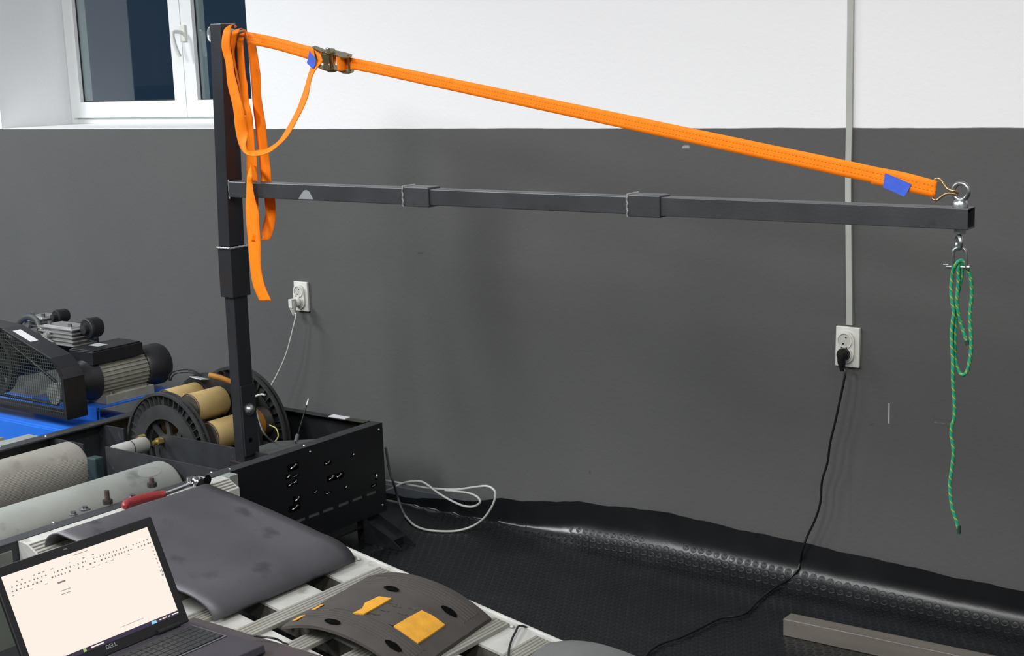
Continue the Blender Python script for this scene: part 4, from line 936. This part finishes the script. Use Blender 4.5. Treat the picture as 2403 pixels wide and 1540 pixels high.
# screen corners from the photo
def on_lid(px, py):
    d = ray(px, py); t = (lo+ln*.0006-CAM).dot(ln)/d.dot(ln); p_ = CAM+d*t-lo; return p_.dot(lu), -p_.y
a1, c1 = on_lid(344, 1238); a0_, c0_ = on_lid(421, 1431)
sTop, sBot, sR, sL = a1, a0_, (c1+c0_)/2, WLp-.016
scr = MB().add([LP(sBot, sL, .0006), LP(sBot, sR, .0006), LP(sTop, sR, .0006), LP(sTop, sL, .0006)], [(0, 1, 2, 3)]).build('screen', screen_m, lap)
MB().add([LP(sBot-.009, sL, .0006), LP(sBot-.009, sR, .0006), LP(sBot, sR, .0006), LP(sBot, sL, .0006)], [(0, 1, 2, 3)]).build('taskbar', screen_bar, lap)
def lq(b, a, c, da, dc): b.add([LP(a-da, c+dc, .0009), LP(a-da, c-dc, .0009), LP(a+da, c-dc, .0009), LP(a+da, c+dc, .0009)], [(0, 1, 2, 3)])
ink = MB(); random.seed(11)
for row, (da, dc, st_, pr) in enumerate(((.0011, .0028, .0105, .5), (.0017, .0017, .0088, .95), (.0019, .0019, .0088, .9), (.0007, .004, .016, .6))):
    a = sTop-.018-row*.0085; c = sR+.012
    while c < sL-.01:
        if random.random() < pr and not (row == 0 and c < .17): lq(ink, a, c, da*random.uniform(.6, 1.1), dc*random.uniform(.6, 1.2))
        c += st_*random.uniform(.8, 1.3)
lq(ink, sTop-.006, .20, .0006, .018)
for k in range(9): lq(ink, sTop-.035-k*.0095, sR+.0065, .0014, .0014)
lq(ink, sTop-.05, .265, .0018, .0095); lq(ink, sTop-.068, .262, .0006, .012); lq(ink, sTop-.075, .264, .0006, .012)
lq(ink, sTop-.105, sR+.003, .008, .0008); lq(ink, sBot+.012, .14, .0004, .03)
o = ink.build('toolbar_marks', screen_ink, scr); o['kind'] = 'stuff'
bl = MB(); a, c = on_lid(362, 1461); lq(bl, sBot-.0048, c, .0032, .0065); bl.build('taskbar_icon', screen_blue, scr)
wb = MB()
for c in (.046, .055, .062, .07, .03, .036, .023): lq(wb, sBot-.0045, c, .0012, .0028)
a, c = on_lid(232, 1522); lq(wb, sBot-.004, c, .0014, .016); wb.build('taskbar_text', screen_m, scr)
gb = MB(); a, c = on_lid(202, 1533); lq(gb, sBot-.004, c, .0035, .0035); gb.build('taskbar_icon', screen_green, scr)
# maker's lettering on the lower bezel
a, c = on_lid(251, 1528); tx = bpy.data.curves.new('maker_letters', 'FONT'); tx.body = 'DELL'; tx.size = .0125; tx.extrude = .0004; tx.space_character = 1.02
to = bpy.data.objects.new('maker_letters', tx); COL.objects.link(to)
R = Matrix((Vector((0, 1, 0)), lu, ln)).transposed().to_4x4(); R.translation = LP(a, c, .0007) - WL[lap.name]
to.parent = lap; to.matrix_local = R; tx.materials.append(logo_m)
dg = bpy.context.evaluated_depsgraph_get(); me = bpy.data.meshes.new_from_object(to.evaluated_get(dg)); lo_ = bpy.data.objects.new('maker_lettering', me); COL.objects.link(lo_); lo_.parent = lap; lo_.matrix_local = R
bpy.data.objects.remove(to)
a, c = on_lid(395, 1473); MB().cyl(LP(a, c, .0), LP(a, c, .0008), .0018, n=10).build('status_light', screen_green, lap)
a, c = on_lid(156, 1289); MB().obox(LP(H_-.008, c, .0006), lu*.0012, Vector((0, .005, 0)), ln*.0004).build('webcam', lap_trim, lap)
# case under it
cs = thing('equipment_case', (-2.25, 1.75, 0), 'dark plum-black equipment case standing under the laptop', 'case')
MB().box((-2.50, 1.45, .0045), (-1.99, 2.028, .345)).build('case_body', case_m, cs, bevel=.004)
MB().box((-2.505, 1.445, .3465), (-1.985, 2.033, .3755)).build('case_lid', case_m, cs, bevel=.004)
# thin cables by the laptop and over the ramp edge
ub = [atZ(596, 1493, .392), atZ(625, 1496, .388), atZ(648, 1500, .385), atZ(664, 1509, .34), atZ(671, 1518, .29), Vector((-2.44, 2.14, .24)), Vector((-2.40, 2.08, .10)), Vector((-2.35, 2.06, .02))]
tag(tube(ub, .0025, 6).build('usb_cable', cord_black), 'short black cable curving from the laptop edge down past the ramp', 'cable')
rc = [onplane(1194, 1560, .012), onplane(1194, 1529, .012), onplane(1200, 1504, .013), onplane(1210, 1483, .014), onplane(1220, 1469, .013)]
rc += [Vector((rc[-1].x+.004, 2.835, rc[-1].z-.03)), Vector((rc[-1].x+.01, 2.84, .08)), Vector((rc[-1].x+.03, 2.86, .012)), Vector((rc[-1].x+.15, 2.88, .010))]
tag(tube(rc, .0028, 6).build('thin_cable', cord_black), 'thin black cable crossing the ramp edge between the two speed bumps', 'cable')

# ================================================================== WHITE CABLE COIL ON THE FLOOR
def wc(x, y):
    z = .010; p_ = atZ(x, y, z)
    if p_.y > 3.70: p_ = atY(x, y, 3.70+.02*math.sin(x*.02)); 
    if p_.z < .01: p_.z = .01
    return p_
w1 = [(905, 1060), (914, 1104), (922, 1130), (932, 1162), (940, 1188), (951, 1211), (971, 1232), (998, 1243), (1033, 1247), (1072, 1246), (1107, 1236), (1135, 1217), (1156, 1186), (1163, 1160), (1156, 1147), (1140, 1141), (1111, 1144), (1072, 1149), (1033, 1148), (994, 1144), (955, 1137), (928, 1132), (903, 1128), (880, 1120)]
p1 = [wc(*q) for q in w1]
coil = thing('cable_coil', (-3.3, 3.65, 0), 'white cable lying in loose loops on the mat behind the bench corner', 'cable')
MB().ring(catmull(p1[5:], 6), .0040, 8).build('cable_loop', white_cable, coil)
pp = [atY(905, 1050, 3.56), atY(914, 1104, 3.60), atY(922, 1130, 3.62)] + p1[3:6]
MB().ring(catmull(pp, 6), .0044, 8).build('cable_loop', gray_cable, coil)
w2 = [(885, 1162), (905, 1153), (928, 1143), (955, 1131), (990, 1128), (1010, 1137), (1029, 1152), (1062, 1172), (1092, 1185), (1115, 1187), (1131, 1178), (1127, 1166), (1107, 1156), (1072, 1151), (1050, 1149)]
MB().ring(catmull([wc(*q)+Vector((0, -.012, 0)) for q in w2], 6), .0040, 8).build('cable_loop', white_cable, coil)

# ================================================================== STEEL TUBE ON THE FLOOR
ta, tb = Vector((-1.735, 3.463, .029)), Vector((-.15, 3.50, .029))
steel_br = mat('brushed_brown_steel', '7d776f', .42, .45, .14, 6, .15, 160, stretch=(.4, 4, 4))
tag(MB().beam(tb, ta, Vector((0, .0245, 0)), Vector((0, 0, .0245)), wall=.003).build('steel_tube', steel_br, bevel=.003), 'square bare steel tube lying loose on the rubber mat at lower right', 'steel tube')

# ================================================================== AIR COMPRESSOR
YG_ = 3.04
comp = thing('air_compressor', (-4.75, 3.35, 0), 'blue belt-driven air compressor with black motor and mesh guard behind the bench', 'compressor')
def g2(x, y): p_ = atY(x, y, YG_); return (p_.x, p_.z)
gp = [g2(6, 772), g2(120, 842), g2(139, 866), g2(150, 891), g2(160, 985), g2(0, 952)]
gp = [(-5.12, gp[0][1]-.05), (-5.02, gp[0][1]-.01), (-4.86, gp[0][1]+.008)] + gp[:5] + [(-5.12, gp[4][1]-.0)]
gp[3] = (gp[3][0], gp[3][1])
Yd = .085
b = MB()
N_ = len(gp)
for i in range(N_):
    a, c = gp[i], gp[(i+1) % N_]; b.add([(a[0], YG_, a[1]), (c[0], YG_, c[1]), (c[0], YG_+Yd, c[1]), (a[0], YG_+Yd, a[1])], [(0, 1, 2, 3)])
guard = b.build('belt_guard', mat('gloss_black', '1d1d20', .3, 0, .15, 20), comp, solid=.004)
rim = MB()
cxm = sum(p_[0] for p_ in gp)/N_; czm = sum(p_[1] for p_ in gp)/N_
for i in range(N_):
    a, c = gp[i], gp[(i+1) % N_]
    ai = (a[0]+(cxm-a[0])*.045, a[1]+(czm-a[1])*.06); ci = (c[0]+(cxm-c[0])*.045, c[1]+(czm-c[1])*.06)
    rim.add([(a[0], YG_-.002, a[1]), (c[0], YG_-.002, c[1]), (ci[0], YG_-.002, ci[1]), (ai[0], YG_-.002, ai[1])], [(0, 1, 2, 3)])
rim.build('guard_rim', mat('gloss_black', '1d1d20'), guard, solid=.003)
def inside(x, z):
    r = False; j = N_-1
    for i in range(N_):
        xi, zi = gp[i]; xj, zj = gp[j]
        if (zi > z) != (zj > z) and x < (xj-xi)*(z-zi)/(zj-zi)+xi: r = not r
        j = i
    return r
wire = MB(); st_ = .0125
x = -5.12
def runs(fn, t0, t1, dt):
    out = []; cur = None; t = t0
    while t <= t1:
        if inside(*fn(t)):
            if cur is None: cur = [t, t]
            cur[1] = t
        elif cur: out.append(cur); cur = None
        t += dt
    if cur: out.append(cur)
    return out
while x < -4.36:
    for a, c in runs(lambda t: (x, t), .3, .9, .004): wire.box((x-.0008, YG_-.001, a), (x+.0008, YG_+.0006, c))
    x += st_
z = .36
while z < .85:
    for a, c in runs(lambda t: (t, z), -5.12, -4.36, .004): wire.box((a, YG_-.001, z-.0008), (c, YG_+.0006, z+.0008))
    z += st_
wo = wire.build('guard_mesh', mat('mesh_wire', '4a4f4c', .4, .4), guard); wo['kind'] = 'stuff'
# label on the slanted top
ga, gb_ = Vector((gp[3][0], 0, gp[3][1])), Vector((gp[4][0], 0, gp[4][1])); gd = (gb_-ga).normalized(); gn = Vector((-gd.z, 0, gd.x))
if gn.z < 0: gn = -gn
cc = atY(60, 789, YG_+.035); tt = (cc-ga).dot(gd); cc = ga+gd*tt+gn*.0028; cc.y = YG_+.035
MB().obox(cc, gd*.055, Vector((0, .016, 0)), gn*.0005).build('guard_label', label_w, guard)
# flywheel, pulley and belt behind the mesh
fw_ = MB().disc((-4.84, YG_+.03, .545), (0, 1, 0), .125, .03, 40, hole=.105)
for k_ in range(5):
    a = 2*math.pi*k_/5; d = Vector((math.cos(a), 0, math.sin(a))); fw_.obox(Vector((-4.84, YG_+.045, .545))+d*.06, d*.05, Vector((0, .008, 0)), d.cross(Vector((0, 1, 0)))*.012)
fw_.disc((-4.84, YG_+.02, .545), (0, 1, 0), .03, .05, 24); fw_.build('flywheel', cast_dark, comp)
MB().disc((-4.47, YG_+.03, .462), (0, 1, 0), .04, .03, 28).build('motor_pulley', alu_gray, comp)
MB().ring([(-4.84, YG_+.045, .545+.128), (-4.47, YG_+.045, .462+.043)], .006, 6).ring([(-4.84, YG_+.045, .545-.128), (-4.47, YG_+.045, .462-.043)], .006, 6).build('drive_belt', black_pl, comp)
# motor (axis along the depth)
mx, ym0, ym1, ym2 = -4.47, 3.235, 3.455, 3.57
mz = atX(226, 886, mx).z; mr = .068
MB().ring([(mx, ym0-.07, mz), (mx, ym0-.02, mz), (mx, ym0, mz)], [.062, mr+.010, mr+.014], 36).build('end_bell', mat('motor_black', '222225', .45), comp)
MB().ring([(mx, ym0, mz), (mx, ym1, mz)], mr, 36).build('motor_body', motor_alu, comp)
for k_ in range(30):
    a = 2*math.pi*k_/30; d = Vector((math.cos(a), 0, math.sin(a)))
    if d.z > .8 or d.z < -.85: continue
    MB().obox(Vector((mx, (ym0+ym1)/2, mz))+d*(mr+.002), d*.005, Vector((0, (ym1-ym0)/2-.003, 0)), d.cross(Vector((0, 1, 0)))*.0016).build('cooling_fin', motor_alu, comp)
MB().ring([(mx, ym1, mz), (mx, ym1+.004, mz), (mx, ym2-.02, mz), (mx, ym2-.006, mz), (mx, ym2, mz)], [mr+.006, mr+.012, mr+.012, mr+.006, mr-.01], 40).build('fan_cover', mat('motor_black', '222225'), comp)
MB().box((mx-.075, ym0-.03, mz+mr-.006), (mx+.065, ym1-.02, mz+mr+.042)).box((mx-.07, ym0-.025, mz+mr+.042), (mx+.06, ym1-.025, mz+mr+.047)).build('terminal_box', mat('gloss_black', '1d1d20'), comp, bevel=.003)
q = atZ(230, 809, mz+mr+.048); MB().box((q.x-.03, q.y-.022, mz+mr+.0472), (q.x+.03, q.y+.022, mz+mr+.0478)).build('box_label', mat('gray_label', '9fa6a4', .5), comp)
MB().box((mx-.07, ym0+.0, mz-mr-.022), (mx+.088, ym1+.0, mz-mr+.012)).build('motor_foot', motor_alu, comp, bevel=.002)
for yy in (ym0+.03, ym1-.03):
    MB().cyl((mx+.078, yy, mz-mr+.012), (mx+.078, yy, mz-mr+.022), .008, n=6, smooth=False).build('foot_bolt', zinc, comp)
zt_ = mz-mr-.022
MB().box((mx-.30, ym0-.055, zt_-.006), (mx+.10, ym1+.09, zt_)).box((mx+.094, ym0-.055, zt_-.05), (mx+.10, ym0-.045, zt_)).box((mx-.3, ym0-.055, zt_-.06), (mx+.10, ym0-.050, zt_-.006)).build('motor_platform', blue_paint, comp, bevel=.001)
# pump: crankcase, two finned heads, filters and pipe
Yp = 3.36
def c2(x, y, Y): return atY(x, y, Y)
MB().ring([(-4.84, YG_+.09, .545), (-4.84, 3.5, .545)], [.075, .085], 28).build('crankcase', cast_black, comp)
def head(px0, px1, pyc, Yc, hh_, n_):
    a, c = atY(px0, pyc, Yc), atY(px1, pyc, Yc); cx_ = (a.x+c.x)/2; cz_ = (a.z+c.z)/2; hw = abs(c.x-a.x)/2
    hb = MB().box((cx_-hw*.8, Yc-.045, cz_-hh_), (cx_+hw*.8, Yc+.045, cz_+hh_)).build('cylinder_head', pump_alu, comp, bevel=.006)
    for k_ in range(n_):
        zz = cz_-hh_+2*hh_*(k_+.5)/n_; MB().box((cx_-hw, Yc-.055, zz-.0025), (cx_+hw, Yc+.055, zz+.0025)).build('head_fin', pump_alu, hb, bevel=.001)
    for s1__ in (-1, 1):
        MB().cyl((cx_+s1__*hw*.6, Yc-.03, cz_+hh_), (cx_+s1__*hw*.6, Yc-.03, cz_+hh_+.012), .008, n=6, smooth=False).build('head_bolt', zinc, hb)
    MB().ring([(cx_-hw*.4, Yc-.05, cz_), (cx_-hw*.4, Yc-.07, cz_)], .014, 14).build('head_cap', pump_alu, hb)
    return cx_, cz_
hx, hz = head(118, 198, 784, 3.33, .038, 5)
hx2, hz2 = head(86, 126, 755, 3.42, .028, 4)
def filt(px, py, Yc, r_, ln_):
    p_ = atY(px, py, Yc)
    f = MB().ring([p_, p_+Vector((0, .010, 0)), p_+Vector((0, .014, 0)), p_+Vector((0, ln_, 0)), p_+Vector((0, ln_+.008, 0))], [r_*.9, r_, r_*.93, r_*.93, r_*.8], 32).build('air_filter', mat('filter_black', '1f1f22', .5), comp)
    MB().torus(p_+Vector((0, .002, 0)), (0, 1, 0), r_*.8, r_*.1, 28, 6).cyl(p_-Vector((0, .018, 0)), p_+Vector((0, .004, 0)), r_*.45, n=18).build('filter_rim', mat('filter_black', '1f1f22'), f)
filt(203, 772, 3.33, .042, .050); filt(131, 744, 3.42, .029, .045)
MB().ring(catmull([atY(41, 763, 3.34), atY(54, 749, 3.34), atY(70, 744, 3.34), atY(86, 752, 3.33), atY(93, 768, 3.31), atY(97, 778, 3.30), atY(112, 787, 3.29)], 5), .0115, 12).build('air_pipe', mat('pipe_dark', '4a4c48', .4, .3), comp)
MB().ring([atY(94, 774, 3.305), atY(112, 787, 3.28)], [.012, .013], 12).build('pipe_fitting', chrome, comp)
MB().ring([atY(98, 800, 3.2), atY(124, 812, 3.2)], [.02, .016], 12).build('pipe_elbow', pump_alu, comp)
# tank
zk = .18
MB().ring([(-5.95, 3.32, zk), (-5.92, 3.32, zk), (-5.82, 3.32, zk), (-4.42, 3.32, zk), (-4.33, 3.32, zk), (-4.26, 3.32, zk), (-4.245, 3.32, zk)], [.05, .11, .155, .155, .145, .09, .03], 40).build('tank', blue_paint, comp)
MB().box((-5.2, 3.02, .30), (-4.36, 3.22, .352)).build('saddle_plate', blue_paint, comp, bevel=.003)
MB().box((-5.2, 3.00, .18), (-4.36, 3.012, .352)).build('skirt_plate', blue_paint, comp, bevel=.002)
for xx in (-5.7, -4.5):
    for yy in (3.2, 3.44): MB().box((xx, yy-.015, .004), (xx+.04, yy+.015, .1)).build('tank_foot', blue_paint, comp)
